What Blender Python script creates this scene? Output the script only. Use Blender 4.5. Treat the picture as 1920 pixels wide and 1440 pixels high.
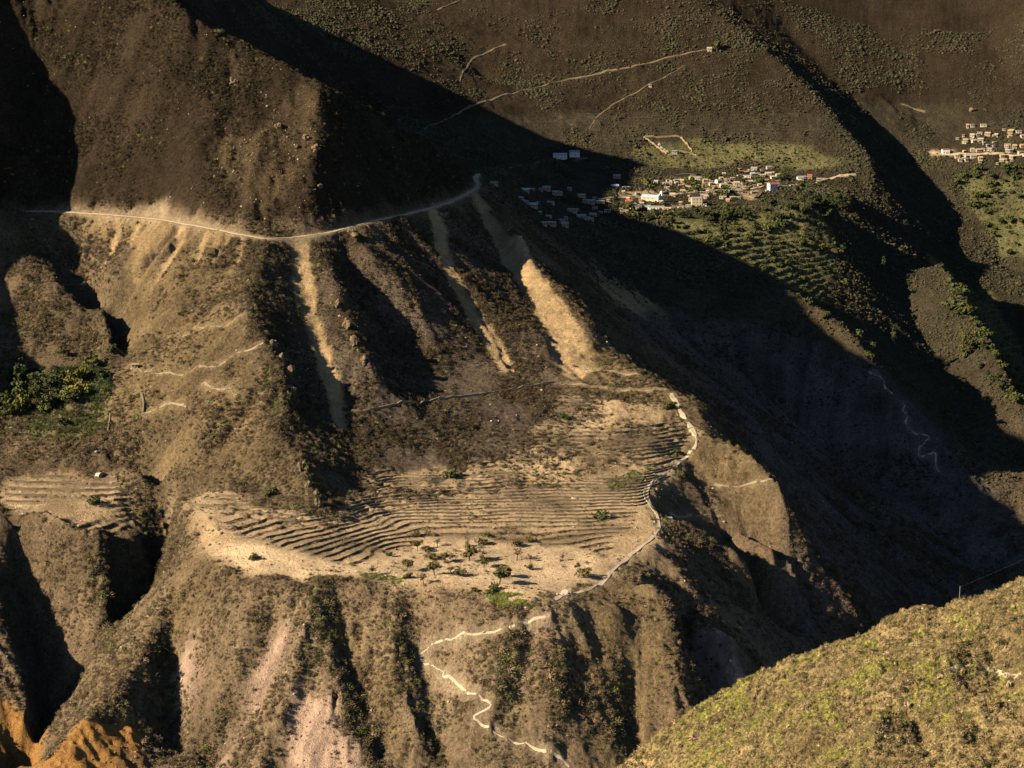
import bpy, bmesh, math, random
import numpy as np
from mathutils import Vector, Matrix, Euler
for o in list(bpy.data.objects): bpy.data.objects.remove(o)
scene = bpy.context.scene
COL = scene.collection
# ------------------------------------------------------------------ camera
PITCH = 0.1693
FPX = 4800.0
SUN = (-1.0, -0.46, 0.55)          # direction towards the sun (not normalised)
cam = bpy.data.cameras.new('camera'); camo = bpy.data.objects.new('camera', cam); COL.objects.link(camo)
cam.sensor_width = 36.0; cam.lens = 36.0*FPX/1920.0; cam.clip_start = 1.0; cam.clip_end = 9000.0
camo.location = (0, 0, 0); camo.rotation_euler = (math.pi/2-PITCH, 0, 0)
scene.camera = camo
# ------------------------------------------------------------------ sky, sun, exposure
world = bpy.data.worlds.new('World'); scene.world = world; world.use_nodes = True
nt = world.node_tree; bg = nt.nodes['Background']
sky = nt.nodes.new('ShaderNodeTexSky'); sky.sky_type = 'NISHITA'; sky.sun_disc = False
sky.sun_elevation = math.atan2(SUN[2], math.hypot(SUN[0], SUN[1]))
sky.sun_rotation = math.atan2(SUN[0], SUN[1])
sky.altitude = 3800; sky.air_density = 0.9; sky.dust_density = 0.2
nt.links.new(sky.outputs['Color'], bg.inputs['Color']); bg.inputs['Strength'].default_value = 0.05
sl = bpy.data.lights.new('sun', 'SUN'); sl.energy = 5.0; sl.angle = math.radians(0.5); sl.color = (1.0, 0.84, 0.62)
so = bpy.data.objects.new('sun', sl); COL.objects.link(so)
so.rotation_euler = Vector(SUN).to_track_quat('Z', 'Y').to_euler()
so.location = (-300, 900, 500)
scene.view_settings.view_transform = 'Standard'; scene.view_settings.look = 'None'
scene.view_settings.exposure = 1.1; scene.view_settings.gamma = 1.0; scene.view_settings.use_curve_mapping = False
rng = np.random.default_rng(7); random.seed(7)
scene.cycles.diffuse_bounces = 0
def angv(v): return PITCH + math.atan((v-720.0)/FPX)
def P(u, v, d):
    """point at horizontal range d that stands on the sight line of picture point (u, v)"""
    b = (v-720.0)/FPX; a = (u-960.0)/FPX
    return (d*a/(math.cos(PITCH)-b*math.sin(PITCH)), d, -d*math.tan(PITCH+math.atan(b)))
def dz(v, z): return -z/math.tan(angv(v))
def itp(u, tab):
    return float(np.interp(u, [t[0] for t in tab], [t[1] for t in tab]))
# road curve: u, v (level at z = -205)
ROADV = [(-300,392),(-100,394),(0,397),(110,398),(200,403),(300,412),(400,430),(450,440),(500,449),(550,447),(620,437),(700,415),(760,403),(830,385),(870,368),(900,350)]
ROADD = [(-300,2060),(0,2010),(110,2000),(300,1960),(400,1912),(450,1895),(500,1888),(550,1899),(620,1914),(700,1958),(760,1995),(830,2068),(870,2130),(900,2214)]
def road_pt(u, dv=0, dd=0): return P(u, itp(u, ROADV)+dv, itp(u, ROADD)+dd)
TOE = [(-300,800,1750),(-100,815,1735),(0,830,1722),(200,860,1690),(330,880,1655),(400,890,1640),(520,930,1602),(600,942,1592),(700,885,1655),(850,835,1715),(950,790,1750),(1040,735,1800),(1120,705,1830)]
def upper_d(u, v, sh=0.0):
    vr = itp(u, ROADV); dr = itp(u, ROADD); zr = -dr*math.tan(angv(vr))
    vt = itp(u, [(t[0],t[1]) for t in TOE]); dt = itp(u, [(t[0],t[2]) for t in TOE])
    zt = -dt*math.tan(angv(vt))
    s = (zr-zt)/(dr-dt)
    T = math.tan(angv(v))
    return (s*dt-zt)/(s+T)+sh
EDGE = [(340,1045,1520),(400,1062,1492),(470,1085,1468),(560,1098,1460),(640,1092,1462),(760,1108,1455),(900,1130,1440),(960,1140,1430),(1040,1140,1432),(1140,1120,1465),(1210,1075,1510),(1260,1085,1510),(1350,1120,1500)]
EDGEF = EDGE[:9]+[(1140,1140,1448),(1210,1130,1465),(1260,1130,1472),(1350,1130,1478)]
FS = 0.95
def front_d(u, v, sh=0.0):
    ve = itp(u, [(t[0],t[1]) for t in EDGEF]); de = itp(u, [(t[0],t[2]) for t in EDGEF])
    ze = -de*math.tan(angv(ve)); T = math.tan(angv(v))
    return (FS*de-ze)/(FS+T)+sh
def U(*pts): return [P(u, v, upper_d(u, v, s)) for u, v, s in pts]
def F(*pts): return [P(u, v, front_d(u, v, s)) for u, v, s in pts]
def D(*pts): return [P(*p) for p in pts]
KF = 1.15
def K(*pts): return [P(u, v, d*KF) for u, v, d in pts]
def WK(*pts): return [(x*KF, y*KF, z*KF) for x, y, z in pts]
def Z(*pts): return [P(u, v, dz(v, z)) for u, v, z in pts]
def W(*pts): return [tuple(map(float, p)) for p in pts]
LINES = []
def add(*ls): LINES.extend(ls)
# ---- far slope, village bench
add(K((800,-150,3090),(1000,-150,3088),(1230,-150,3088)),
    K((700,0,2935),(850,0,2930),(1050,0,2927),(1270,0,2927)),
    K((900,150,2800),(1100,150,2791),(1300,150,2791),(1480,150,2795)),
    K((950,300,2640),(1100,305,2640),(1300,312,2640),(1500,318,2625),(1590,318,2600)),
    K((960,350,2450),(1100,350,2480),(1300,352,2480),(1500,350,2480)),
    K((1000,390,2340),(1050,395,2330),(1150,405,2330),(1250,405,2330),(1400,402,2340),(1500,390,2360),(1560,370,2400)),
    K((1130,420,2295),(1280,440,2265),(1400,500,2188),(1480,545,2138),(1560,590,2098),(1650,690,2030),(1710,790,1985)))
add(WK((-900,3440,330),(-300,3440,260),(300,3440,240),(800,3440,200),(1240,3440,260)))
# shoulder, ravine and the slope beyond it
add(K((1230,-150,3088),(1310,0,2930),(1430,90,2840),(1520,170,2780),(1620,285,2660),(1640,318,2600)),
    K((1410,-60,3060),(1480,60,2975),(1560,150,2895),(1640,230,2840),(1700,310,2775),(1740,380,2690),(1790,480,2580),(1850,600,2450),(1920,740,2310),(2000,860,2180),(2060,980,2060)),
    K((1585,345,2504),(1640,470,2440),(1690,560,2350),(1740,650,2260),(1800,760,2150),(1860,900,2010)),
    K((1765,490,2400),(1800,550,2330),(1845,620,2250),(1905,740,2140),(1960,830,2050)),
    K((1600,-60,3150),(1650,60,3020),(1700,150,2930),(1730,230,2870),(1780,283,2800),(1850,290,2780),(1990,292,2770)),
    K((1750,-60,3160),(1850,60,3030),(1900,150,2920),(1920,230,2850),(1990,240,2850)),
    K((1800,350,2730),(1900,350,2720),(2000,350,2720)),
    K((1870,500,2590),(1960,520,2560),(2050,520,2560)),
    K((1930,640,2460),(2040,680,2420)))
add(WK((700,3200,60),(700,2900,-60),(700,2600,-200),(690,2400,-260),(680,2200,-320),(670,2000,-400)))
add(W((1440,3900,250),(1440,3000,0),(1440,2300,-150),(1440,1600,-300),(1440,1080,-400)))
# canyon thalweg between main spur and the village bench
add(D((930,372,2330),(1010,440,2380),(1150,560,2400),(1280,650,2380),(1450,760,2320),(1600,880,2240),(1750,1010,2130),(1850,1100,2050)))
add(W((400,2000,-530),(385,1800,-555),(350,1600,-580),(300,1400,-605),(250,1250,-630),(200,1080,-650)))
def UF(u, v, s=1.1):
    vr = itp(u, ROADV); dr = itp(u, ROADD); zr = -dr*math.tan(angv(vr)); dr += 4; T = math.tan(angv(v))
    return (s*dr-zr)/(s+T)
def farslope(u, v): return P(u, v, 1816*KF/(0.6+math.tan(angv(v))))
def cast(p, xc):
    t = (p[0]-xc)/-SUN[0]
    return (xc, p[1]+SUN[1]*t, p[2]+SUN[2]*t)
CASTER = [cast(P(u, v, d*KF), -335.0) for u, v, d in ((1560,590,2098),(1480,540,2140),(1400,492,2190),(1290,440,2265),(1200,415,2310),(1130,395,2335),(1180,345,2480))]+[cast(farslope(*p), -335.0) for p in ((1240,318),(1080,285),(1000,250),(940,222),(870,190),(720,130),(640,97),(560,70))]  # unseen crest points, traced sunward from the wanted shadow edges
CASTER = [p for p in CASTER if p[1] > 2170]
CASTER = sorted(CASTER, key=lambda p: p[1])
CASTER += W((-400,CASTER[-1][1]+25,15),(-420,CASTER[-1][1]+90,80),(-430,CASTER[-1][1]+300,180))
LEFTC = [cast(P(u, v, d or UF(u, v)), -520.0) for u, v, d in ((60,690,1800),(0,600,1860),(0,500,1925),(100,490,1945),(115,450,1960),(120,400,0),(150,330,0),(155,230,0),(120,170,0),(75,90,0),(62,0,0),(40,-80,0))]  # unseen left ridge, placed so its shadow ends on these points
# ---- massif crest (mostly above the frame), left ridge; off-frame parts shaped to cast shadow
add(D((310,0,2112),(440,85,2085),(560,135,2045),(605,172,2012),(690,212,2080),(777,257,2155),(870,308,2245),(885,335,2270)),
    D((605,172,2012),(600,260,1980),(589,330,1947),(580,362,1932),(568,400,1918),(553,444,1904)),
    D((310,0,2112),(230,-70,2140),(185,-130,2165)),
    CASTER,
    W((-170,2250,-165),(-190,2500,-185),(-180,2800,-200),(-170,3000,-190)),
    W((-80,2340,-208),(-100,2600,-225),(-30,2700,-240)))
add(W((-520,1620,-270))+LEFTC+W((-520,2350,40),(-520,2800,35),(-540,3250,40),(-560,3500,150)),
    W((-520,1620,-270),(-530,1580,-300),(-545,1500,-360),(-560,1300,-470),(-570,1080,-560)))
add(W((-900,3900,330),(-900,2900,60),(-900,2000,-100),(-900,1500,-250),(-900,1080,-380)))
# lit upper face (left), above the road
add([P(u, 0, UF(u,0)) for u in (40,120,200,260)], [P(u, 150, UF(u,150)) for u in (60,160,260,360)],
    [P(u, 280, UF(u,280)) for u in (0,100,250,380)], [P(u, 360, UF(u,360)) for u in (0,150,300,420)])
# road bench
add([road_pt(u) for u, v in ROADV if u >= 0], [road_pt(u, -4, 6) for u, v in ROADV[:-1] if u >= 0])
add(D((900,350,2214),(893,332,2400),(905,322,2520),(960,312,2700),(1040,303,2900)))
# ---- face between road and bench
R1 = U((505,453,-2),(488,490,-14),(466,560,-24),(462,600,-26),(505,645,-26),(535,700,-26),(552,750,-24))
R1b = U((495,790,-16),(540,830,-18),(565,870,-18),(580,905,-16),(602,945,-12))
G1 = U((548,462,8),(560,520,12),(575,580,14),(600,660,20),(640,760,24),(655,830,20),(670,890,6))
R2 = U((605,462,-2),(632,540,-8),(655,610,-12),(685,665,-14),(700,700,-10),(690,760,4))
G2 = U((645,462,14),(690,560,26),(740,640,26),(780,710,18),(810,770,6))
R3 = U((655,443,-5),(690,468,-14),(760,540,-8),(830,640,-3),(880,720,0))
G3 = U((800,420,-4),(822,500,-5),(868,590,-3),(930,680,0))
R4 = U((832,396,-14),(895,465,-15),(955,550,-8),(1005,630,-8),(1035,700,-4))
G4 = U((880,385,12),(935,460,16),(985,550,15),(1030,630,11),(1060,700,5))
R5 = U((905,352,-2),(962,426,-14),(1000,500,-12),(1060,560,-8),(1100,610,-6),(1115,650,-2))
add(R1, R1b, G1, R2, G2, R3, G3, R4, G4, R5)
add(U((200,480,0),(200,600,0),(210,700,-4),(230,800,-2)), U((330,480,0),(340,600,-4),(350,700,-6),(360,800,-6)), U((420,650,-10),(430,750,-12)))
add(U((560,700,20),(545,800,4)))
# small spur at the left edge
add(D((20,470,1945),(95,505,1915),(140,570,1880),(178,640,1845),(185,690,1815)), D((0,560,1900),(60,640,1850),(80,700,1810)), D((130,470,1975),(150,520,1950),(185,590,1910),(212,660,1870),(220,720,1815)))
add(D((-100,560,1915),(-120,700,1810)))
# ---- bench
add(D((1115,655,1890),(1180,690,1845),(1262,733,1800),(1308,744,1795),(1322,800,1745),(1322,832,1720),(1270,870,1690),(1215,922,1640),(1243,965,1610),(1240,1010,1570),(1190,1050,1530),(1140,1092,1488),(1040,1132,1440)))
add([P(*t) for t in TOE])
add(D((1040,735,1800),(1150,742,1792),(1262,736,1798)))
add(D((330,925,1602),(380,965,1558),(430,1000,1519),(490,1020,1508),(547,1033,1505),(640,1062,1490),(720,1078,1478)), Z((700,900,-346),(850,905,-348),(1000,908,-349),(1150,915,-350)),
    Z((690,965,-357),(800,978,-361),(950,980,-361),(1120,972,-360)), Z((560,960,-349),(620,975,-354)), Z((720,1035,-367),(850,1030,-367),(1000,1040,-367),(1120,1040,-367)),
    Z((760,1085,-368),(900,1095,-369),(1030,1110,-371)),
    Z((1050,800,-327),(1150,812,-329),(1250,822,-331)), Z((1055,850,-337),(1150,858,-338.5),(1220,866,-340)))
add([P(*t) for t in EDGE[:-2]])
# left bench
add(D((-60,930,1650),(0,900,1670),(150,880,1690),(240,890,1690)), D((-60,985,1600),(0,965,1612),(80,975,1610),(180,1005,1585),(270,985,1610)), D((322,915,1620),(345,960,1585),(375,1000,1545),(385,1030,1515)))
# big gully on the left and its ridges
add(D((235,900,1690),(285,955,1672),(335,1010,1645),(300,1090,1612),(255,1200,1575),(190,1280,1540),(130,1350,1500),(80,1430,1470),(40,1520,1430)),
    D((375,1005,1540),(345,1035,1528),(313,1093,1512),(277,1207,1460),(217,1277,1430),(160,1337,1395),(110,1403,1365),(80,1480,1335)),
    D((200,1005,1590),(228,1045,1600),(210,1100,1580),(188,1150,1545),(178,1220,1510),(145,1290,1480),(112,1340,1458)),
    D((10,990,1622),(55,1100,1600),(75,1200,1570),(98,1300,1540),(100,1360,1515),(92,1440,1490)),
    D((-40,1010,1600),(-15,1100,1558),(12,1180,1526),(45,1290,1482),(75,1380,1440),(92,1460,1405)),
    D((100,1060,1590),(130,1150,1565),(120,1250,1540)))
# slope below the bench
add(F((395,1110,-5),(392,1200,-5),(365,1300,-5),(320,1440,-5)), F((330,1160,2),(312,1230,3.5),(330,1320,3.5),(320,1400,3)),
    F((470,1130,-1.9),(455,1200,-4.3),(425,1290,-5),(375,1420,-5)), F((508,1150,5),(500,1230,8.1),(470,1295,8.1),(425,1380,6.2),(395,1460,5)),
    F((570,1120,-2.5),(575,1200,-5),(545,1300,-5),(480,1440,-5)), F((590,1230,1.2),(560,1340,1.9),(520,1450,1.9)),
    F((608,1120,-3.1),(612,1200,-5.6),(628,1300,-6.2),(668,1440,-6.2)), F((648,1140,3.1),(662,1230,6.2),(685,1330,6.8),(715,1440,6.8)),
    F((725,1130,-2.5),(735,1180,-4.3),(758,1300,-5.6),(792,1440,-5.6)), F((768,1145,3.7),(778,1210,6.8),(802,1320,7.4),(838,1440,7.4)),
    F((880,1160,-1.9),(890,1250,-2.5),(880,1330,-2.5),(860,1440,-3.1)),
    F((962,1165,-2),(967,1200,-3),(958,1250,-3),(920,1350,-2),(880,1440,-3)), F((987,1185,4),(984,1250,4),(962,1310,2),(925,1400,1)),
    F((1050,1160,-1.2),(1058,1250,-2.5),(1040,1350,-2.5),(1015,1440,-2.5)), F((1078,1180,1.2),(1070,1280,1.9),(1045,1400,1.9)),
    F((1150,1145,-1.9),(1165,1230,-2.5),(1155,1330,-2.5),(1120,1440,-3.1)), F((1190,1200,0.6),(1185,1300,1.9),(1160,1400,2.5)),
    F((1225,1085,-2),(1252,1125,-8),(1266,1190,-14),(1272,1270,-18),(1280,1350,-18)))
add(D((1285,1140,1520),(1290,1220,1500),(1312,1300,1470),(1335,1350,1455)), D((1262,1060,1545),(1300,1150,1505),(1368,1200,1475),(1384,1255,1455),(1388,1310,1440)))
# spurs falling to the canyon on the right
add(D((1322,832,1720),(1380,830,1725),(1432,862,1700),(1455,905,1670),(1474,945,1648)),
    D((1250,968,1612),(1330,996,1614),(1413,1047,1600)),
    D((1340,960,1668),(1380,980,1664),(1440,1010,1657),(1502,1062,1632)),
    D((1300,985,1640),(1380,1035,1660),(1450,1090,1640)),
    D((1285,872,1705),(1340,930,1680),(1400,985,1650),(1450,1025,1625)),
    D((1265,1015,1630),(1310,1080,1640),(1380,1150,1630),(1450,1220,1600)))
add(D((1500,900,1760),(1560,1020,1700),(1600,1120,1640)))
add(W((-600,1080,-600),(-300,1120,-640),(0,1120,-650),(200,1080,-645),(500,1080,-560)), W((-280,1230,-560),(0,1230,-560),(120,1230,-560)))

X0, X1, Y0, Y1 = -950.0, 1450.0, 1050.0, 4010.0
def solve(lines=None, h=5.0):
    lines = lines or LINES
    pts = []
    for l in lines:
        l = np.array(l)
        if len(l) == 1: pts.append(l); continue
        for a, b in zip(l[:-1], l[1:]):
            n = max(2, int(np.linalg.norm((b-a)[:2])/1.5)); t = np.linspace(0, 1, n)[:, None]
            pts.append(a+(b-a)*t)
    pts = np.concatenate(pts)
    z = None
    for hh, its in ((40, 400), (20, 200), (10, 150), (h, 120)):
        nx = int((X1-X0)/hh)+1; ny = int((Y1-Y0)/hh)+1
        ix = np.round((pts[:,0]-X0)/hh).astype(int); iy = np.round((pts[:,1]-Y0)/hh).astype(int)
        ok = (ix >= 0) & (ix < nx) & (iy >= 0) & (iy < ny)
        s = np.zeros((ny, nx)); c = np.zeros((ny, nx))
        np.add.at(s, (iy[ok], ix[ok]), pts[ok, 2]); np.add.at(c, (iy[ok], ix[ok]), 1)
        m = c > 0; tgt = s/np.maximum(c, 1)
        if z is None: z = np.full((ny, nx), pts[:,2].mean())
        else:
            gy = np.linspace(0, z.shape[0]-1, ny); gx = np.linspace(0, z.shape[1]-1, nx); z = bil(z, gx[None,:]+0*gy[:,None], gy[:,None]+0*gx[None,:])
        z[m] = tgt[m]
        for k in range(its):
            p = np.pad(z, 1, mode='edge')
            q = (p[:-2,1:-1]+p[2:,1:-1]+p[1:-1,:-2]+p[1:-1,2:])*0.25
            z = np.where(m, tgt, q)
    for k in range(2):
        p = np.pad(z, 1, mode='edge')
        z = 0.5*z+0.125*(p[:-2,1:-1]+p[2:,1:-1]+p[1:-1,:-2]+p[1:-1,2:])
    return z
def bil(z, gx, gy):
    gx = np.clip(gx, 0, z.shape[1]-1.001); gy = np.clip(gy, 0, z.shape[0]-1.001)
    ix = gx.astype(int); iy = gy.astype(int); fx = gx-ix; fy = gy-iy
    return (z[iy,ix]*(1-fx)+z[iy,ix+1]*fx)*(1-fy)+(z[iy+1,ix]*(1-fx)+z[iy+1,ix+1]*fx)*fy
# ------------------------------------------------------------------ terrain: solve, relief, masks
HG = 4.0
ZG = solve(h=HG)
def hz(x, y): return bil(ZG, (np.asarray(x)-X0)/HG, (np.asarray(y)-Y0)/HG)
def hit(pts):
    """world points where the sight lines of picture points meet the ground"""
    pts = np.array(pts, float); b = (pts[:,1]-720)/FPX; a = (pts[:,0]-960)/FPX
    den = np.cos(PITCH)-b*np.sin(PITCH); kx = a/den; kz = -(np.sin(PITCH)+b*np.cos(PITCH))/den
    YS_ = np.arange(1150, 3990, 2.0); out = np.full(len(pts), 3900.0)
    for c in range(0, len(pts), 40):
        sl_ = slice(c, c+40); below = kz[sl_, None]*YS_ < hz(kx[sl_, None]*YS_, np.broadcast_to(YS_, (len(kx[sl_]), len(YS_))))
        k = below.argmax(1); out[sl_] = np.where(below.any(1), YS_[k], 3900.0)
    return np.stack([kx*out, out, kz*out], 1)
def hit1(u, v): return hit([(u, v)])[0]
_lat = {}
def noise(x, y, s, seed):
    """smooth lattice noise, about -1..1"""
    if seed not in _lat: _lat[seed] = np.random.default_rng(seed+100).uniform(-1, 1, (257, 257))
    L = _lat[seed]; gx = np.asarray(x)/s+1000.0; gy = np.asarray(y)/s+1000.0
    ix = np.floor(gx).astype(int); iy = np.floor(gy).astype(int); fx = gx-ix; fy = gy-iy
    fx = fx*fx*(3-2*fx); fy = fy*fy*(3-2*fy); ix %= 256; iy %= 256
    return (L[iy,ix]*(1-fx)+L[iy,ix+1]*fx)*(1-fy)+(L[iy+1,ix]*(1-fx)+L[iy+1,ix+1]*fx)*fy
def fbm(x, y, s, seed, n=4, g=0.5):
    r = 0; a = 1.0; t = 0
    for k in range(n):
        r = r+a*noise(x*0.8+y*0.6, y*0.8-x*0.6, s, seed+k) if k % 2 else r+a*noise(x, y, s, seed+k)
        t += a; a *= g; s *= 0.5
    return r/t*1.6
def sstep(a, b, x):
    t = np.clip((x-a)/(b-a), 0, 1); return t*t*(3-2*t)
def inpoly(x, y, poly):
    r = np.zeros(np.shape(x), bool); n = len(poly)
    for i in range(n):
        x1, y1 = poly[i]; x2, y2 = poly[(i+1) % n]
        c = ((y1 > y) != (y2 > y)) & (x < (x2-x1)*(y-y1)/(y2-y1+1e-12)+x1); r ^= c
    return r
# relief grid (2.5 m) over everything in view
RH = 2.5; RX0, RX1, RY0, RY1 = -470.0, 800.0, 1240.0, 3480.0
rx = np.arange(RX0, RX1+1, RH); ry = np.arange(RY0, RY1+1, RH); RX, RY = np.meshgrid(rx, ry)
def bilr(f, x, y): return bil(f, (np.asarray(x)-RX0)/RH, (np.asarray(y)-RY0)/RH)
def blur(f, n):
    for k in range(n):
        p = np.pad(f, 1, mode='edge'); f = 0.25*p[1:-1,1:-1]+0.125*(p[:-2,1:-1]+p[2:,1:-1]+p[1:-1,:-2]+p[1:-1,2:])+0.0625*(p[:-2,:-2]+p[2:,2:]+p[:-2,2:]+p[2:,:-2])
    return f
RZ = hz(RX, RY)
zs = blur(RZ, 6); GX = np.gradient(zs, RH, axis=1); GY = np.gradient(zs, RH, axis=0); GM = np.hypot(GX, GY)
fxn, fyn = GX/(GM+1e-3), GY/(GM+1e-3)
def lic(f, n):
    acc = f.copy()
    ny_, nx_ = f.shape; gx0, gy0 = np.meshgrid(np.arange(nx_, dtype=float), np.arange(ny_, dtype=float))
    for sgn in (1, -1):
        gx, gy = gx0.copy(), gy0.copy()
        for k in range(n):
            ix = np.clip(gx, 0, nx_-1).astype(int); iy = np.clip(gy, 0, ny_-1).astype(int)
            gx += sgn*fxn[iy,ix]; gy += sgn*fyn[iy,ix]
            acc += f[np.clip(gy, 0, ny_-1).astype(int), np.clip(gx, 0, nx_-1).astype(int)]
    acc -= acc.mean(); return acc/acc.std()
rill_a = lic(blur(rng.normal(size=RX.shape), 8), 34)
rill_b = lic(blur(rng.normal(size=RX.shape), 2), 22)
STEEP = sstep(0.3, 0.75, GM)
def zone(polys, soft=3, warp=1.0):
    m = np.zeros(RX.shape)
    for poly in polys:
        w = hit(poly)[:, :2]
        cx, cy = w[:,0], w[:,1]
        m = np.maximum(m, inpoly(RX+warp*(6*noise(RX, RY, 22, 61)+3*noise(RX, RY, 8, 62)), RY+warp*(6*noise(RX, RY, 22, 63)+3*noise(RX, RY, 8, 64)), list(zip(cx, cy))).astype(float))
    return blur(m, soft)
def dense(pts, step=4.0):
    pts = np.array(pts, float); out = []
    for a, b in zip(pts[:-1], pts[1:]):
        n = max(1, int(np.linalg.norm((b-a)[:2])/step))
        for k in range(n): out.append(a+(b-a)*k/n)
    out.append(pts[-1]); return np.array(out)
# ------------------------------------------------------------------ zones of the ground (picked on the ground itself)
Zn = {}
Zn['bench'] = zone([[(330,925),(430,960),(560,1000),(640,985),(700,960),(800,940),(950,930),(1080,900),(1180,870),(1280,850),(1240,890),(1205,930),(1235,965),(1232,1010),(1180,1050),(1130,1090),(1040,1128),(940,1128),(860,1112),(700,1092),(640,1086),(560,1092),(470,1080),(410,1062),(380,1020),(350,980)],
                    [(0,905),(120,890),(240,905),(270,980),(180,1000),(80,970),(0,955)]])
Zn['field'] = zone([[(670,1056),(760,1020),(900,1010),(1050,1025),(1110,1045),(1100,1080),(1060,1115),(960,1110),(880,1095),(760,1085),(690,1078)], [(400,1010),(470,1030),(600,1050),(660,1065),(700,1085),(640,1084),(560,1090),(470,1078),(410,1060)], [(0,940),(40,925),(60,945),(20,970)], [(320,925),(420,930),(440,960),(380,960)]])
Zn['terr'] = zone([[(318,920),(420,928),(500,950),(610,962),(660,930),(700,885),(790,872),(850,885),(905,850),(950,872),(990,835),(985,790),(1030,775),(1045,745),(1130,760),(1250,755),(1300,835),(1240,880),(1200,910),(1205,960),(1160,1010),(1110,1040),(1000,1020),(850,1006),(760,1014),(700,1045),(650,1064),(560,1040),(430,1003),(370,965)],
                   [(20,905),(130,885),(235,905),(272,960),(262,985),(180,1004),(60,965),(0,950),(0,920)]], 5, 1.5)
Zn['gterr'] = zone([[(1240,410),(1400,402),(1520,395),(1560,430),(1570,520),(1520,560),(1400,495),(1290,445)], [(1740,480),(1790,560),(1850,620),(1920,760),(1960,800),(1920,650),(1850,540)], [(1790,330),(1990,330),(1990,500),(1880,480),(1830,420)], [(0,700),(110,690),(190,700),(205,760),(205,805),(120,828),(0,815)], [(1250,318),(1400,300),(1540,320),(1600,300),(1500,270),(1300,265),(1180,280)]], 2)
Zn['scree'] = zone([[(135,403),(300,414),(420,437),(480,455),(460,470),(380,475),(330,500),(280,520),(250,520),(260,470),(190,440)],
                    [(1110,485),(1180,540),(1250,580),(1260,610),(1200,600),(1130,560)]], 2, 0.7)
Zn['scree'] *= np.clip(0.62+0.45*rill_b, 0, 1)
def band(px, w0, w1):
    """strip of loose earth down a chute, width in metres from top to foot"""
    w = hit(dense(np.array([(u, v, 0) for u, v in px], float), 6)[:, :2])
    for k in range(4): w[1:-1,:2] = 0.25*w[:-2,:2]+0.5*w[1:-1,:2]+0.25*w[2:,:2]
    m = np.zeros(RX.shape)
    for i, q in enumerate(w):
        hw = 0.5*(w0+(w1-w0)*i/len(w)); j0, j1 = np.searchsorted(rx, (q[0]-hw-4, q[0]+hw+4)); i0, i1 = np.searchsorted(ry, (q[1]-hw-4, q[1]+hw+4))
        d = np.hypot(RX[i0:i1,j0:j1]-q[0], RY[i0:i1,j0:j1]-q[1])+1.2*rill_b[i0:i1,j0:j1]; m[i0:i1,j0:j1] = np.maximum(m[i0:i1,j0:j1], 1-sstep(hw-1.5, hw+1.5, d))
    return m
Zn['chute'] = np.maximum.reduce([band([(563,462),(568,520),(580,580),(600,650),(622,720),(640,800)], 19, 9), band([(820,402),(830,470),(858,540),(893,600),(925,650),(948,695)], 12, 12), band([(893,366),(928,430),(968,500),(1010,570),(1045,640),(1072,705)], 16, 17), band([(975,445),(1000,500),(1040,570),(1080,640),(1100,695)], 10, 18), band([(425,445),(405,490),(385,530)], 5, 2), band([(455,450),(445,490),(430,520)], 4, 2), band([(265,415),(245,465),(222,520)], 4, 1.5), band([(300,420),(275,470),(250,530)], 5, 2), band([(345,430),(320,490),(285,545)], 6, 2), band([(390,440),(370,490),(345,530)], 5, 2), band([(225,412),(215,450),(200,490)], 4, 2), band([(1075,1165),(1020,1250),(1000,1300)], 2, 2), band([(985,1180),(983,1240),(965,1320)], 3, 2.5)])
Zn['dscrub'] = zone([[(590,460),(700,440),(820,410),(900,390),(960,470),(1020,600),(1045,720),(1045,860),(980,890),(860,890),(700,875),(650,840),(560,770),(600,700)], [(470,480),(545,470),(560,600),(640,760),(560,760),(500,650),(460,590)]], 14, 1.8)
Zn['orange'] = zone([[(0,1310),(50,1325),(72,1370),(92,1440),(92,1520),(-40,1520),(-40,1310)], [(60,1480),(120,1395),(165,1345),(200,1352),(255,1375),(275,1400),(285,1520),(60,1520)]], 3)
Zn['pink'] = zone([[(345,1195),(385,1205),(390,1280),(360,1310),(345,1380),(330,1330),(330,1260)], [(530,1170),(555,1160),(520,1260),(470,1340),(430,1440),(400,1460),(460,1300),(505,1220)], [(560,1310),(620,1290),(640,1350),(690,1440),(650,1470),(545,1470),(540,1400)], [(1380,560)]*3, [(1010,1160),(1035,1165),(1000,1230),(975,1310),(990,1230)], [(1262,1130),(1300,1180),(1365,1195),(1390,1260),(1385,1320),(1330,1330),(1290,1180)]], 3)
Zn['rock'] = zone([[(395,290),(430,250),(480,260),(520,190),(560,160),(600,190),(605,260),(560,330),(520,380),(490,420),(440,360)], [(620,555),(640,545),(665,600),(690,660),(690,690),(665,660),(640,610)], [(500,640),(525,640),(550,700),(560,760),(540,740),(515,690)], [(555,870),(570,860),(585,910),(605,940),(600,960),(575,930)], [(430,95),(455,110),(445,165),(425,160)], [(640,445),(680,430),(690,470),(660,480)]], 2, 0.6)
Zn['bare'] = zone([[(1300,650),(1450,700),(1700,870),(1780,960),(1700,1100),(1500,1000),(1330,760)], [(1250,600),(1400,600),(1600,680),(1750,800),(1900,950),(1920,1100),(1700,1180),(1500,1220),(1480,1100),(1500,1000),(1400,850)], [(1120,500),(1260,590),(1400,640),(1300,700),(1200,640)]], 20)  # scree, plus canyon wall toned in colour to carry haze-lifted shade
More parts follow.
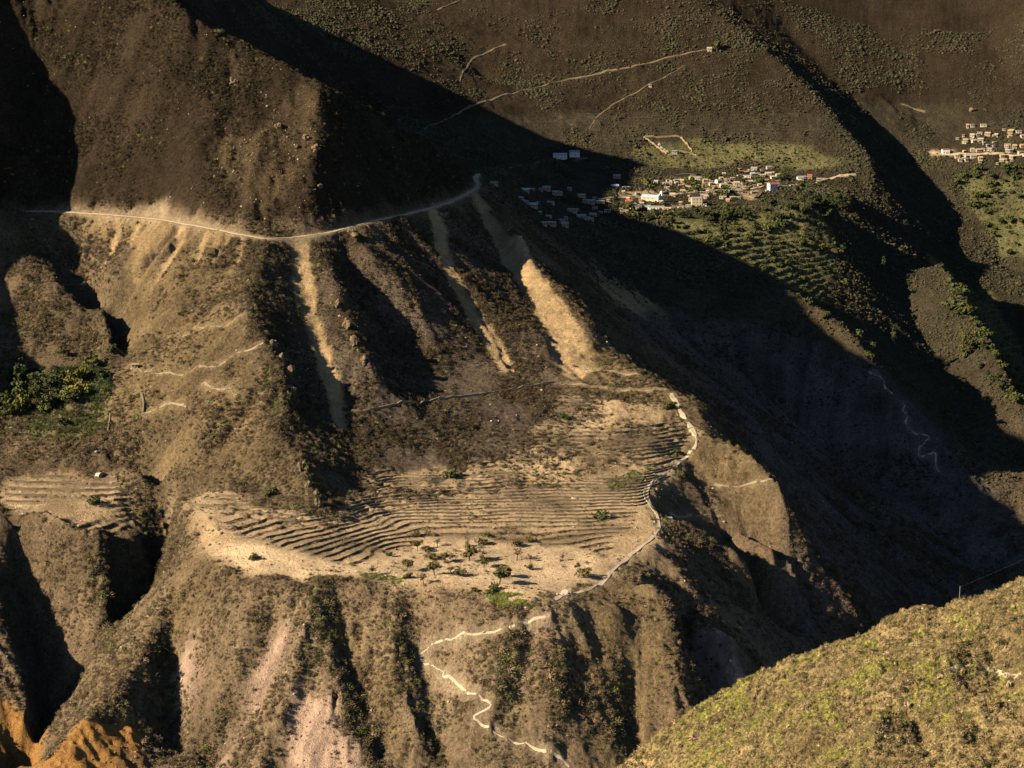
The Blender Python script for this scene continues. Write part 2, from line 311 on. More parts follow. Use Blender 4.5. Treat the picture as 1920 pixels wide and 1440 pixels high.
Zn['grass'] = zone([[(240,500),(460,470),(450,600),(490,790),(560,870),(420,890),(250,850),(200,750),(230,640)], [(1090,640),(1250,725),(1320,745),(1330,830),(1450,880),(1470,960),(1400,930),(1290,870),(1200,900),(1110,720)], [(410,1010),(330,1090),(250,1230),(350,1230),(430,1100)], [(1100,1120),(1220,1080),(1260,1120),(1270,1300),(1150,1430),(1080,1430),(1090,1250)], [(700,1180),(640,1190),(660,1300),(720,1440),(770,1440)]], 8)
Zn['hterr'] = zone([[(960,225),(1100,205),(1300,200),(1480,200),(1600,300),(1560,318),(1300,300),(1150,290),(1050,270)]], 6)
Zn['dust'] = zone([[(1262,335),(1300,330),(1340,345),(1330,356),(1290,352)], [(1240,386),(1290,385),(1292,394),(1245,397)], [(1390,362),(1430,356),(1425,370),(1400,374)], [(1735,280),(1790,281),(1800,294),(1740,292)], [(1150,360),(1260,352),(1262,368),(1180,374)], [(1330,348),(1420,340),(1460,346),(1400,357),(1340,360)]], 1, 0.3)
Zn['roadcut'] = zone([[(110,392),(250,398),(290,385),(312,385),(320,405),(380,412),(420,428),(470,440),(520,446),(600,436),(600,446),(500,455),(430,446),(300,418),(110,402)]], 1, 0.15)
# ---- relief in metres
T = STEEP
bench_m = np.clip(Zn['bench']+Zn['field'], 0, 1)
T = T*(1-0.75*sstep(2200, 2600, RY))*(1-0.55*sstep(-200, -185, RZ))
fr_ = sstep(1560, 1500, RY)
sg = np.abs(rill_a)**0.85; sr = np.abs(rill_b)**0.8
rel = ((1-fr_)*(1.5*rill_a+0.9*(sg-0.8))+fr_*(0.5*rill_a+1.9*(sg-0.8)))*T+(0.6*rill_b-(1.3+0.7*fr_)*(sr-0.8))*T
rel = rel*(1-0.85*Zn['chute'])+Zn['chute']*(0.5*rill_b-1.3*(sr-0.8)-0.8)
rel = rel*(1-0.75*np.clip(Zn['scree'], 0, 1))+Zn['scree']*1.5*rill_b
rel += Zn['orange']*1.8*fbm(RX, RY, 9, 15, 3)
rel += Zn['bare']*(3.0*rill_a+1.2*rill_b)
up_ = sstep(-204, -190, RZ)*sstep(2350, 2250, RY); rel += up_*(3.4*(1-np.abs(fbm(RX, RY, 34, 17, 3)))-1.7+1.2*rill_a)
rel += 1.5*fbm(RX, RY, 45, 1, 3)*(1-0.7*bench_m)
rel += 0.8*fbm(RX, RY, 12, 5, 2)*(1-0.8*bench_m)
rg = 1-np.abs(fbm(RX, RY, 16, 9, 3)); rel += Zn['rock']*(1.8*rg**2-0.7+1.6*fbm(RX, RY, 6, 12, 2))
rel *= np.clip(1-0.8*Zn['roadcut'], 0, 1)
RZ2 = RZ+rel
# level strips: road and trails
def strip(pts, half, soft):
    """flatten the ground along a line of world points; returns mask"""
    global RZ2
    P2 = np.array(pts); best = np.full(RX.shape, 1e9); zt = np.zeros(RX.shape)
    for a, b in zip(P2[:-1], P2[1:]):
        lo = np.minimum(a, b)-soft*2; hi = np.maximum(a, b)+soft*2
        j0, j1 = np.searchsorted(rx, (lo[0], hi[0])); i0, i1 = np.searchsorted(ry, (lo[1], hi[1]))
        if j1 <= j0 or i1 <= i0: continue
        sx, sy = RX[i0:i1,j0:j1], RY[i0:i1,j0:j1]
        ab = b[:2]-a[:2]; t = np.clip(((sx-a[0])*ab[0]+(sy-a[1])*ab[1])/(ab@ab+1e-9), 0, 1)
        d = np.hypot(sx-a[0]-t*ab[0], sy-a[1]-t*ab[1]); zz = a[2]+t*(b[2]-a[2])
        cur = best[i0:i1,j0:j1]; m = d < cur
        cur[m] = d[m]; zt[i0:i1,j0:j1][m] = zz[m]
    w = 1-sstep(half, soft, best)
    RZ2 = RZ2*(1-w)+zt*w
    return w
def smooth_line(pts, n=2):
    p = np.array(pts, float)
    for k in range(n):
        q = [p[0]]
        for a, b in zip(p[:-1], p[1:]): q += [a*0.75+b*0.25, a*0.25+b*0.75]
        q.append(p[-1]); p = np.array(q)
    return p
ROAD = smooth_line([road_pt(u, -1, 2) for u in range(0, 900, 20)]+list(hit([(899,349),(890,336),(896,326)])), 1)
wr = strip(ROAD, 2.8, 7.0)
def ground_line(px, wander=0.0):
    p = smooth_line([(u, v, 0) for u, v in px], 2)[:, :2]
    w = hit(dense(np.c_[p, 0*p[:,0]], 8)[:, :2])
    if wander: w[:,0] += wander*noise(w[:,0], w[:,1], 12, 71); w[:,1] += wander*noise(w[:,0], w[:,1], 12, 72)
    for k in range(3):
        q = w.copy(); q[1:-1,:2] = 0.25*w[:-2,:2]+0.5*w[1:-1,:2]+0.25*w[2:,:2]; w = q
    w[:,2] = bilr(RZ2, w[:,0], w[:,1]); return w
# ---- terraces: levels follow the contours of the smoothed bench
TH = 1.1
RZT = blur(RZ2, 4)+0.5*fbm(RX, RY, 60, 21, 2)+0.22*fbm(RX, RY, 16, 25, 2)
TM = sstep(0.15, 0.7, Zn['terr']); GM_ = sstep(0.4, 0.75, Zn['gterr'])
lowb = sstep(-342, -346, RZT)
TSETS = ((TM*sstep(-235, -215, RX)*lowb, TH, RZT), (TM*sstep(-235, -215, RX)*(1-lowb), 1.5, RZT), (TM*sstep(-215, -235, RX), 2.6, RZT))
def tshape(q):
    f = q-np.floor(q); return np.floor(q)+0.25*f+0.75*sstep(0.78, 1.0, f), sstep(0.70, 0.86, f)
def ground(x, y, detail=True):
    """final ground height at any point, and how much of a terrace riser stands there"""
    x = np.asarray(x, float); y = np.asarray(y, float)
    ins = (x > RX0) & (x < RX1-RH) & (y > RY0) & (y < RY1-RH)
    z = hz(x, y); zi = bilr(RZ2, x, y)
    edge = np.minimum.reduce([x-RX0, RX1-x, y-RY0, RY1-y]); w = sstep(0, 60, edge)
    z = np.where(ins, z*(1-w)+zi*w, z)
    ris = np.zeros(x.shape)
    for M, H, zf in (*TSETS, (GM_, 4.2, RZT), (0.6*sstep(0.3, 0.7, Zn['hterr'])*(1-GM_), 3.4, RZT)):
        m = np.where(ins, bilr(M, x, y), 0); zz = bilr(zf, x, y)
        g, r = tshape(zz/H); brk = sstep(-0.8, -0.5, fbm(x, y, 38, 33, 2))
        z = z*(1-m)+(z-zz+g*H*brk+zz*(1-brk)+0.0)*m; ris = np.maximum(ris, r*m*brk)
    if detail:
        b = np.where(ins, bilr(bench_m, x, y), 0); r_ = np.where(ins, np.clip(bilr(wr, x, y), 0, 1), 0); k = (1-0.8*b)*(1-r_)
        z = z+k*(0.75*fbm(x, y, 7, 40, 2)+0.5*fbm(x, y, 3.0, 44, 2))+0.12*b*fbm(x, y, 5, 47, 2)
    return z, ris
# ------------------------------------------------------------------ courses of the paths
TRAILS = [
 ('trail', [(1259,738),(1270,762),(1294,797),(1314,832),(1284,858),(1250,883),(1216,908),(1207,927),(1224,952),(1237,970),(1235,1000),(1208,1025),(1165,1055),(1136,1080),(1126,1100),(1088,1115),(1040,1129)], 2.0, 'pale'),
 ('trail', [(1036,1165),(975,1172),(900,1190),(800,1215),(778,1232),(820,1257),(836,1262),(824,1268),(852,1276),(860,1284),(878,1300),(900,1312),(935,1332),(874,1345),(905,1362),(935,1380),(980,1395),(1030,1415),(1068,1442)], 1.4, 'pale'),
 ('trail', [(782,250),(880,200),(960,175),(1050,155),(1130,138),(1200,122),(1280,100),(1328,92)], 2.6, 'earth'),
 ('trail', [(862,152),(868,135),(880,122),(885,110),(915,97),(950,84)], 2.2, 'earth'),
 ('trail', [(1285,122),(1262,135),(1215,163),(1150,195),(1118,218),(1105,240)], 1.5, 'earth'),
 ('trail', [(820,20),(860,5),(880,-8)], 2.0, 'earth'),
 ('trail', [(1092,690),(1150,702),(1240,711)], 1.6, 'earth'),
 ('trail', [(1040,722),(1150,731),(1258,731)], 1.6, 'earth'),
 ('trail', [(240,688),(290,698),(335,711),(400,690),(455,660),(498,645)], 1.5, 'earth'),
 ('trail', [(380,722),(410,733),(442,746)], 1.5, 'earth'),
 ('trail', [(455,598),(420,607),(380,618),(330,630)], 1.5, 'earth'),
 ('trail', [(270,775),(320,757),(350,766)], 1.5, 'earth'),
 ('trail', [(1338,914),(1400,910),(1447,905)], 1.8, 'earth'),
 ('trail', [(1256,966),(1300,971),(1357,968)], 1.8, 'earth'),
 ('trail', [(905,322),(960,312),(1040,303),(1100,298)], 2.4, 'earth'),
 ('village_road', [(1120,373),(1160,369),(1207,365),(1275,364),(1350,361),(1407,357),(1432,352),(1482,347),(1532,344),(1548,336),(1570,330),(1605,326)], 4.0, 'road'),
 ('trail', [(1258,329),(1310,326),(1350,320),(1378,314)], 2.2, 'earth'),
 ('village_road', [(1742,286),(1790,291),(1850,290),(1925,290)], 3.5, 'road'),
 ('trail', [(1630,692),(1665,710),(1650,718),(1690,748),(1702,754),(1686,761),(1708,780),(1690,793),(1724,813),(1754,824),(1714,838),(1728,852),(1758,845),(1752,867),(1762,884)], 1.8, 'pale'),
 ('trail', [(1690,195),(1715,205),(1735,212)], 2.5, 'earth'),
]
trail_px = [ground_line(px) for nm, px, wd, mt in TRAILS]
tp = np.concatenate(trail_px)[:, :2]
tgrid = np.zeros(RX.shape)
ii = np.clip(((tp[:,1]-RY0)/RH).round().astype(int), 0, RX.shape[0]-1); jj = np.clip(((tp[:,0]-RX0)/RH).round().astype(int), 0, RX.shape[1]-1); tgrid[ii, jj] = 1
tgrid = np.clip(blur(tgrid, 1)*3, 0, 1)
# ------------------------------------------------------------------ materials
def new_mat(name, rough=0.95):
    m = bpy.data.materials.new(name); m.use_nodes = True; n = m.node_tree.nodes; b = n['Principled BSDF']
    b.inputs['Roughness'].default_value = rough; b.inputs['Specular IOR Level'].default_value = 0.15
    return m, m.node_tree, b
def node(t, kind, **kw):
    n = t.nodes.new(kind)
    for k, v in kw.items():
        if k in n.inputs: n.inputs[k].default_value = v
        else: setattr(n, k, v)
    return n
def mixcol(t, a, b, fac, mode='MIX'):
    n = t.nodes.new('ShaderNodeMix'); n.data_type = 'RGBA'; n.blend_type = mode
    for s, v in ((6, a), (7, b), (0, fac)):
        if hasattr(v, 'links'): t.links.new(v, n.inputs[s])
        else: n.inputs[s].default_value = v if s == 0 else (*v, 1) if len(v) == 3 else v
    return n.outputs[2]
def simple_mat(name, col, rough=0.9, var=0.25, scale=0.6, bump=0.0):
    m, t, b = new_mat(name, rough)
    tc = node(t, 'ShaderNodeTexCoord'); nz = node(t, 'ShaderNodeTexNoise', Scale=scale, Detail=6.0, Roughness=0.65)
    t.links.new(tc.outputs['Object'], nz.inputs['Vector'])
    c = mixcol(t, tuple(x*(1-var) for x in col), tuple(min(1, x*(1+var)) for x in col), nz.outputs['Fac'])
    t.links.new(c, b.inputs['Base Color'])
    if bump:
        bp = node(t, 'ShaderNodeBump', Strength=bump, Distance=0.3); t.links.new(nz.outputs['Fac'], bp.inputs['Height']); t.links.new(bp.outputs['Normal'], b.inputs['Normal'])
    return m
def ground_mat():
    m, t, b = new_mat('hillside_ground', 1.0)
    b.inputs['Specular IOR Level'].default_value = 0.05
    at = node(t, 'ShaderNodeAttribute', attribute_name='soil'); tc = node(t, 'ShaderNodeTexCoord')
    def nz(scale, detail, rough):
        n = node(t, 'ShaderNodeTexNoise', Scale=scale, Detail=detail, Roughness=rough); t.links.new(tc.outputs['Object'], n.inputs['Vector']); return n.outputs['Fac']
    def rng_(v, f0, f1, t0, t1):
        r1 = node(t, 'ShaderNodeMapRange'); t.links.new(v, r1.inputs['Value'])
        for k, x in (('From Min', f0), ('From Max', f1), ('To Min', t0), ('To Max', t1)): r1.inputs[k].default_value = x
        return r1.outputs[0]
    def mul(a_, b_):
        mu = node(t, 'ShaderNodeMath', operation='MULTIPLY'); t.links.new(a_, mu.inputs[0]); t.links.new(b_, mu.inputs[1]); return mu.outputs[0]
    n1, n2, n3 = nz(0.10, 7.0, 0.7), nz(0.42, 6.0, 0.72), nz(1.3, 4.0, 0.7)
    sat = node(t, 'ShaderNodeSeparateColor'); t.links.new(at.outputs['Color'], sat.inputs[0])
    rough_ = rng_(sat.outputs[0], 0.15, 0.45, 1.0, 0.35)          # scrub land is more mottled than bare soil
    f = mul(rng_(n1, 0.25, 0.75, 0.72, 1.28), rng_(n3, 0.25, 0.75, 0.62, 1.38))
    dk = rng_(n2, 0.36, 0.64, 0.55, 1.35)
    mx = node(t, 'ShaderNodeMix'); mx.data_type = 'FLOAT'; mx.inputs[2].default_value = 1.0; t.links.new(dk, mx.inputs[3]); t.links.new(rough_, mx.inputs[0])
    f = mul(f, mx.outputs[0])
    vm = node(t, 'ShaderNodeVectorMath', operation='SCALE'); t.links.new(at.outputs['Color'], vm.inputs[0]); t.links.new(f, vm.inputs['Scale'])
    t.links.new(vm.outputs[0], b.inputs['Base Color'])
    ad = node(t, 'ShaderNodeMath', operation='MULTIPLY_ADD'); ad.inputs[1].default_value = 0.5; t.links.new(n3, ad.inputs[0]); t.links.new(n2, ad.inputs[2])
    bp = node(t, 'ShaderNodeBump', Strength=1.0, Distance=2.4); t.links.new(ad.outputs[0], bp.inputs['Height']); t.links.new(bp.outputs['Normal'], b.inputs['Normal'])
    return m
MG = ground_mat()
# ------------------------------------------------------------------ canyon ground mesh
def grid_mesh(name, X, Y, Zv, cols, mat, parent=None):
    ny_, nx_ = X.shape
    me = bpy.data.meshes.new(name); co = np.stack([X, Y, Zv], -1).reshape(-1, 3).astype(np.float32)
    idx = np.arange(nx_*ny_).reshape(ny_, nx_)
    q = np.stack([idx[:-1,:-1], idx[:-1,1:], idx[1:,1:], idx[1:,:-1]], -1).reshape(-1, 4)
    me.vertices.add(len(co)); me.vertices.foreach_set('co', co.ravel())
    me.loops.add(q.size); me.loops.foreach_set('vertex_index', q.ravel().astype(np.int32))
    me.polygons.add(len(q)); me.polygons.foreach_set('loop_start', np.arange(0, q.size, 4, dtype=np.int32)); me.polygons.foreach_set('loop_total', np.full(len(q), 4, np.int32))
    me.update(); me.validate()
    me.polygons.foreach_set('use_smooth', np.ones(len(q), bool))
    if cols is not None:
        ca = me.attributes.new('soil', 'FLOAT_COLOR', 'POINT'); c4 = np.ones((len(co), 4), np.float32); c4[:,:3] = cols.reshape(-1, 3); ca.data.foreach_set('color', c4.ravel())
    me.materials.append(mat)
    o = bpy.data.objects.new(name, me); COL.objects.link(o); o.parent = parent
    return o
COLS = {k: np.array(v) for k, v in dict(scrub=(0.145,0.104,0.062), grass=(0.175,0.126,0.066), bench=(0.47,0.335,0.19), field=(0.68,0.495,0.295), scree=(0.30,0.21,0.105), chute=(0.40,0.28,0.145), dscrub=(0.105,0.08,0.056), orange=(0.34,0.175,0.055), pink=(0.40,0.275,0.195), rock=(0.075,0.053,0.03), bare=(0.125,0.10,0.082), green=(0.145,0.135,0.055), cut=(0.38,0.285,0.175), road=(0.34,0.26,0.165), far=(0.056,0.046,0.028), dust=(0.36,0.27,0.16), wall=(0.10,0.075,0.05)).items()}  # bare includes a painted haze lift, far a painted darkening
def ground_colour(x, y, ris):
    ins = (x > RX0) & (x < RX1-RH) & (y > RY0) & (y < RY1-RH)
    def zn(k): return np.where(ins, bilr(Zn[k], x, y), 0)[..., None]
    c = np.broadcast_to(COLS['scrub'], x.shape+(3,)).copy()
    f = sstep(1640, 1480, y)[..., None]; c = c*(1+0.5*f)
    f = sstep(2100, 2600, y)[..., None]; c = c*(1-f)+COLS['far']*f  # far slopes darkened in colour for tonal fall-off and blacker shade
    f = (sstep(-206, -196, hz(x, y))*sstep(1850, 1880, y))[..., None]; c = c*(1-f)+np.array((0.042,0.030,0.018))*f  # face above the road: deep shade and dark top put into the colour
    n = fbm(x, y, 30, 50, 3)[..., None]
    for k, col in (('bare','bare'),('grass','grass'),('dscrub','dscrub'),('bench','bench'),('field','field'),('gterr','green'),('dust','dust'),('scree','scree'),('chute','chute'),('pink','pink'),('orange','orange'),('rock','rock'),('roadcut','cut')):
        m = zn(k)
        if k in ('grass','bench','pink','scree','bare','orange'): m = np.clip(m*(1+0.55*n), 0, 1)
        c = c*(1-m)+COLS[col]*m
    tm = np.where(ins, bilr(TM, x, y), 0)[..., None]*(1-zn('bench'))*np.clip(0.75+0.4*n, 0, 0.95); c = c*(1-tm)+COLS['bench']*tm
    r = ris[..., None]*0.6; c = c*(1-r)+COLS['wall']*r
    tr = np.where(ins, bilr(tgrid, x, y), 0)[..., None]*0.5; c = c*(1-tr)+np.minimum(c*2.2, np.array((0.36,0.28,0.18)))*tr
    w = np.where(ins, bilr(wr, x, y), 0)[..., None]; w = sstep(0.75, 0.98, w); c = c*(1-w)+COLS['road']*w
    return c*(1+0.25*n)
us = np.concatenate([np.linspace(-2900, -180, 70)[:-1], np.arange(-180, 2100, 2.8), np.linspace(2100, 3900, 50)])
ys = [1055.0]
def run(to, st):
    while ys[-1] < to-st*0.5: ys.append(ys[-1]+st)
run(1290, 9); run(1470, 1.15); run(1690, 1.15); run(2150, 1.55); run(2620, 2.6); run(3330, 2.3); run(4000, 14)
ys = np.array(ys)
AA, YY = np.meshgrid((us-960)/FPX, ys); XX = AA*YY*1.0165
XX = np.clip(XX, -940-0.02*np.abs(us-960)[None,:], 1440+0.02*np.abs(us-960)[None,:])
ZZ, RIS = ground(XX, YY)
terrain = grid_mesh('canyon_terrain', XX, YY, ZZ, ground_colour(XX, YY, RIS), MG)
terrain['kind'] = 'structure'
print('terrain', XX.shape)
# ------------------------------------------------------------------ foreground hillside
FH = 2.0; FX0, FX1, FY0, FY1 = -80.0, 420.0, 560.0, 1060.0
SIL = [(1040,1530,880),(1100,1480,885),(1150,1440,890),(1215,1378,895),(1280,1332,900),(1380,1276,905),(1480,1232,910),(1600,1190,912),(1680,1150,912),(1730,1128,910),(1765,1126,906),(1797,1117,902),(1840,1123,900),(1870,1106,905),(1920,1080,912),(2000,1040,920),(2150,960,935),(2400,850,945),(2700,760,950)]
_l = (LINES, X0, X1, Y0, Y1)
fl = [D(*SIL), D((1300,1440,838),(1400,1380,850),(1500,1330,856),(1600,1290,858),(1700,1250,858),(1800,1215,858),(1920,1180,862),(2100,1100,875),(2600,900,890)),
      D((1450,1500,790),(1600,1440,800),(1700,1400,806),(1800,1360,812),(1920,1320,815),(2100,1260,825),(2600,1080,840)), D((1690,1370,824),(1715,1320,838),(1745,1295,846),(1790,1262,852)), D((1640,1370,806),(1660,1310,825)),
      D((1870,1240,862),(1885,1290,846),(1895,1330,832)), D((1820,1300,826),(1790,1380,802)), D((1700,1530,765),(1920,1500,775),(2100,1440,780))]
fl += [[(x+26, y+62, z-75) for x, y, z in fl[0]], [(x+50, y+130, z-190) for x, y, z in fl[0]]]
fl += [[(-70,600,-420),(0,700,-400),(10,800,-380),(5,880,-370)], [(80,570,-330),(200,570,-280),(400,570,-250)], [(410,600,-240),(410,900,-150),(410,1000,-260)]]
X0, X1, Y0, Y1 = FX0, FX1, FY0, FY1
ZF = solve(fl, h=FH)
LINES, X0, X1, Y0, Y1 = _l
ZF = blur(ZF, 3)
def hf(x, y):
    z = bil(ZF, (x-FX0)/FH, (y-FY0)/FH)
    q = x*0.75+y*0.66; r = -x*0.66+y*0.75
    rid = 1-np.abs(fbm(q*0.4, r, 26, 180, 3)); z = z+(2.2*rid-1.1+1.3*fbm(q*0.45, r, 14, 80, 3))*(0.35+0.65*sstep(885, 850, y))+0.95*fbm(x, y, 5, 85, 3)+0.35*fbm(x, y, 1.6, 88, 2)
    cr = sstep(0.55, 0.8, 1-np.abs(fbm(x*0.8+y*0.3, y*0.5, 30, 190, 2)))*sstep(118, 140, x); z = z-2.6*cr
    rt_ = sstep(118, 138, x)*sstep(885, 862, y); z = z+rt_*(4.2*(1-np.abs(fbm(x*1.2, y*0.5, 24, 195, 3)))-2.1+1.2*fbm(x, y, 8, 198, 2))
    return z
fus = np.concatenate([np.arange(1000, 2100, 2.6), np.arange(2100, 2900, 16)]); fys = np.concatenate([np.arange(600, 740, 4), np.arange(740, 930, 0.75), np.arange(930, 1050, 5)])
FA, FYY = np.meshgrid((fus-960)/FPX, fys); FXX = FA*FYY*1.028
FZ = hf(FXX, FYY)
nn = fbm(FXX, FYY, 25, 90, 3)[..., None]; n2_ = fbm(FXX, FYY, 6, 93, 3)[..., None]
pt = sstep(0.15, 0.5, fbm(FXX, FYY, 18, 97, 3))[..., None]
fc = (np.array((0.34,0.245,0.11))*(1-pt)+np.array((0.26,0.21,0.075))*pt)*(1+0.35*nn)+np.array((0.08,0.05,0.02))*n2_
foreground = grid_mesh('foreground_hillside', FXX, FYY, FZ, np.clip(fc, 0.02, 1), MG); foreground['kind'] = 'structure'
# ------------------------------------------------------------------ paths
def tag(o, label=None, cat=None, group=None, kind=None):
    if label: o['label'] = label
    if cat: o['category'] = cat
    if group: o['group'] = group
    if kind: o['kind'] = kind
    return o
def gz(x, y): return ground(np.asarray(x, float), np.asarray(y, float), False)[0]
def ribbon(name, w, width, mat, lift=0.3, rough=0.8):
    """an uneven strip of trodden earth that follows the ground, with sides going down into it"""
    w = np.array(w); t = np.gradient(w[:, :2], axis=0); t /= np.linalg.norm(t, axis=1)[:, None]+1e-9
    nrm = np.stack([-t[:,1], t[:,0]], 1); vs = []; fs = []
    hw = width*0.5*(1+rough*noise(w[:,0], w[:,1], 7, 77)); ss = np.array((-1.3, -1, 0, 1, 1.3))
    X_ = w[:,:1]+nrm[:,:1]*hw[:,None]*ss; Y_ = w[:,1:2]+nrm[:,1:]*hw[:,None]*ss; G_ = ground(X_, Y_)[0]; zt = 0.9*G_+0.1*G_[:,1:4].max(1)[:,None]
    for i in range(len(w)):
        for k, s in enumerate(ss): vs.append((X_[i,k], Y_[i,k], min(zt[i,k], G_[i,k])-1.0 if abs(s) > 1.1 else zt[i,k]+lift))
        if i:
            b = i*5
            for k in range(4): fs.append((b-5+k, b-4+k, b+k+1, b+k))
    me = bpy.data.meshes.new(name); me.from_pydata(vs, [], fs); me.materials.append(mat)
    o = bpy.data.objects.new(name, me); COL.objects.link(o); o['kind'] = 'structure'
    return o
M_TRAIL = simple_mat('trodden_earth', (0.27,0.205,0.13), 0.95, 0.3, 0.5)
M_TRAILP = simple_mat('pale_gravel', (0.46,0.37,0.25), 0.95, 0.3, 0.6)
M_ROAD = simple_mat('road_dust', (0.40,0.31,0.195), 0.95, 0.2, 0.3)
ribbon('road', dense(ROAD, 5), 3.4, M_ROAD, 0.4, 0.45)
M_TRAILF = simple_mat('far_path_earth', (0.17,0.13,0.08), 0.95, 0.3, 0.3)
PM = dict(pale=M_TRAILP, earth=M_TRAIL, road=M_ROAD)
for (nm, px, wd, mt), w_ in zip(TRAILS, trail_px): fa_ = w_[:,1].mean() > 2300; ribbon(nm, w_, wd*((1.15 if wd == 2.0 else 0.6) if not fa_ else 0.85), M_TRAILF if fa_ and mt == 'earth' else PM[mt], 0.6 if fa_ else (0.3 if wd == 2.0 else 0.1))
M_STONE = simple_mat('dry_stone', (0.22,0.175,0.12), 0.95, 0.45, 1.2, 0.5)
M_WALL = simple_mat('field_wall_stone', (0.15,0.115,0.075), 0.95, 0.45, 1.0, 0.5)
# ------------------------------------------------------------------ scrub
def bush_nodes(name, mat, leafy):
    ng = bpy.data.node_groups.new(name, 'GeometryNodeTree')
    ng.interface.new_socket('Geometry', in_out='INPUT', socket_type='NodeSocketGeometry'); ng.interface.new_socket('Geometry', in_out='OUTPUT', socket_type='NodeSocketGeometry')
    N = ng.nodes; L = ng.links; gi = N.new('NodeGroupInput'); go = N.new('NodeGroupOutput')
    ico = N.new('GeometryNodeMeshIcoSphere'); ico.inputs['Radius'].default_value = 1.0; ico.inputs['Subdivisions'].default_value = 2
    nz = N.new('ShaderNodeTexNoise'); nz.inputs['Scale'].default_value = 1.6; nz.inputs['Detail'].default_value = 3.0
    sub = N.new('ShaderNodeVectorMath'); sub.operation = 'SUBTRACT'; sub.inputs[1].default_value = (0.5, 0.5, 0.42); L.new(nz.outputs['Color'], sub.inputs[0])
    scl = N.new('ShaderNodeVectorMath'); scl.operation = 'SCALE'; scl.inputs['Scale'].default_value = 1.9; L.new(sub.outputs[0], scl.inputs[0])
    sp = N.new('GeometryNodeSetPosition'); L.new(ico.outputs['Mesh'], sp.inputs['Geometry']); L.new(scl.outputs[0], sp.inputs['Offset'])
    geo = sp.outputs['Geometry']
    if leafy:
        cone = N.new('GeometryNodeMeshCone'); cone.fill_type = 'NONE'
        cone.inputs['Vertices'].default_value = 3; cone.inputs['Radius Bottom'].default_value = 0.17; cone.inputs['Radius Top'].default_value = 0.02; cone.inputs['Depth'].default_value = 0.75
        iop = N.new('GeometryNodeInstanceOnPoints'); L.new(geo, iop.inputs['Points']); L.new(cone.outputs['Mesh'], iop.inputs['Instance'])
        nrm = N.new('GeometryNodeInputNormal'); al = N.new('FunctionNodeAlignEulerToVector'); al.axis = 'Z'; L.new(nrm.outputs[0], al.inputs['Vector']); L.new(al.outputs[0], iop.inputs['Rotation'])
        core = N.new('GeometryNodeTransform'); core.inputs['Scale'].default_value = (0.72, 0.72, 0.72); L.new(geo, core.inputs['Geometry'])
        rl = N.new('GeometryNodeRealizeInstances'); L.new(iop.outputs[0], rl.inputs[0])
        jn = N.new('GeometryNodeJoinGeometry'); L.new(rl.outputs[0], jn.inputs[0]); L.new(core.outputs[0], jn.inputs[0]); geo = jn.outputs[0]
    sm = N.new('GeometryNodeSetMaterial'); sm.inputs['Material'].default_value = mat; L.new(geo, sm.inputs['Geometry'])
    ip = N.new('GeometryNodeInstanceOnPoints'); L.new(gi.outputs[0], ip.inputs['Points']); L.new(sm.outputs['Geometry'], ip.inputs['Instance'])
    for nm, sock in (('bscl', 'Scale'), ('brot', 'Rotation')):
        na = N.new('GeometryNodeInputNamedAttribute'); na.data_type = 'FLOAT_VECTOR'; na.inputs['Name'].default_value = nm; L.new(na.outputs[0], ip.inputs[sock])
    L.new(ip.outputs[0], go.inputs[0])
    return ng
def bush_mat(name):
    m, t, b = new_mat(name, 0.95); at = node(t, 'ShaderNodeAttribute', attribute_name='bcol', attribute_type='INSTANCER')
    tc = node(t, 'ShaderNodeTexCoord'); nz = node(t, 'ShaderNodeTexNoise', Scale=2.5, Detail=4.0); t.links.new(tc.outputs['Object'], nz.inputs['Vector'])
    mr = node(t, 'ShaderNodeMapRange'); t.links.new(nz.outputs['Fac'], mr.inputs['Value'])
    for k, v in (('From Min', 0.3), ('From Max', 0.7), ('To Min', 0.6), ('To Max', 1.5)): mr.inputs[k].default_value = v
    vm = node(t, 'ShaderNodeVectorMath', operation='SCALE'); t.links.new(at.outputs['Color'], vm.inputs[0]); t.links.new(mr.outputs[0], vm.inputs['Scale']); t.links.new(vm.outputs[0], b.inputs['Base Color'])
    return m
M_BUSH = bush_mat('scrub_foliage')
def scatter(name, pos, size, cols, leafy, label, cat, flat=0.8):
    n = len(pos); me = bpy.data.meshes.new(name); me.vertices.add(n); me.vertices.foreach_set('co', np.asarray(pos, np.float32).ravel())
    r = np.random.default_rng(n)
    sc = np.stack([size*r.uniform(0.8, 1.35, n), size*r.uniform(0.8, 1.35, n), size*flat*r.uniform(0.75, 1.25, n)], 1)
    rt = np.stack([r.uniform(-0.4, 0.4, n), r.uniform(-0.4, 0.4, n), r.uniform(0, 6.283, n)], 1)
    for nm, d in (('bscl', sc), ('brot', rt)):
        a = me.attributes.new(nm, 'FLOAT_VECTOR', 'POINT'); a.data.foreach_set('vector', d.astype(np.float32).ravel())
    a = me.attributes.new('bcol', 'FLOAT_COLOR', 'POINT'); c4 = np.ones((n, 4), np.float32); c4[:,:3] = cols; a.data.foreach_set('color', c4.ravel())
    me.materials.append(M_BUSH)
    o = bpy.data.objects.new(name, me); COL.objects.link(o)
    md = o.modifiers.new('scatter', 'NODES'); md.node_group = bush_nodes(name+'_nodes', M_BUSH, leafy)
    tag(o, label, cat, None, 'stuff'); return o
def vsplit(r, n, pal):
    pal = np.array(pal); k = r.integers(0, len(pal), n); return pal[k]*r.uniform(0.65, 1.4, (n, 1))
def zv(k, x, y): return np.clip(bilr(Zn[k], x, y), 0, 1)
r = np.random.default_rng(11)
def candidates(y0, y1, dens):
    n = int(dens*0.43*(y1*y1-y0*y0)/2); y = np.sqrt(r.uniform(y0*y0, y1*y1, n)); x = y*r.uniform(-0.218, 0.218, n); return x, y
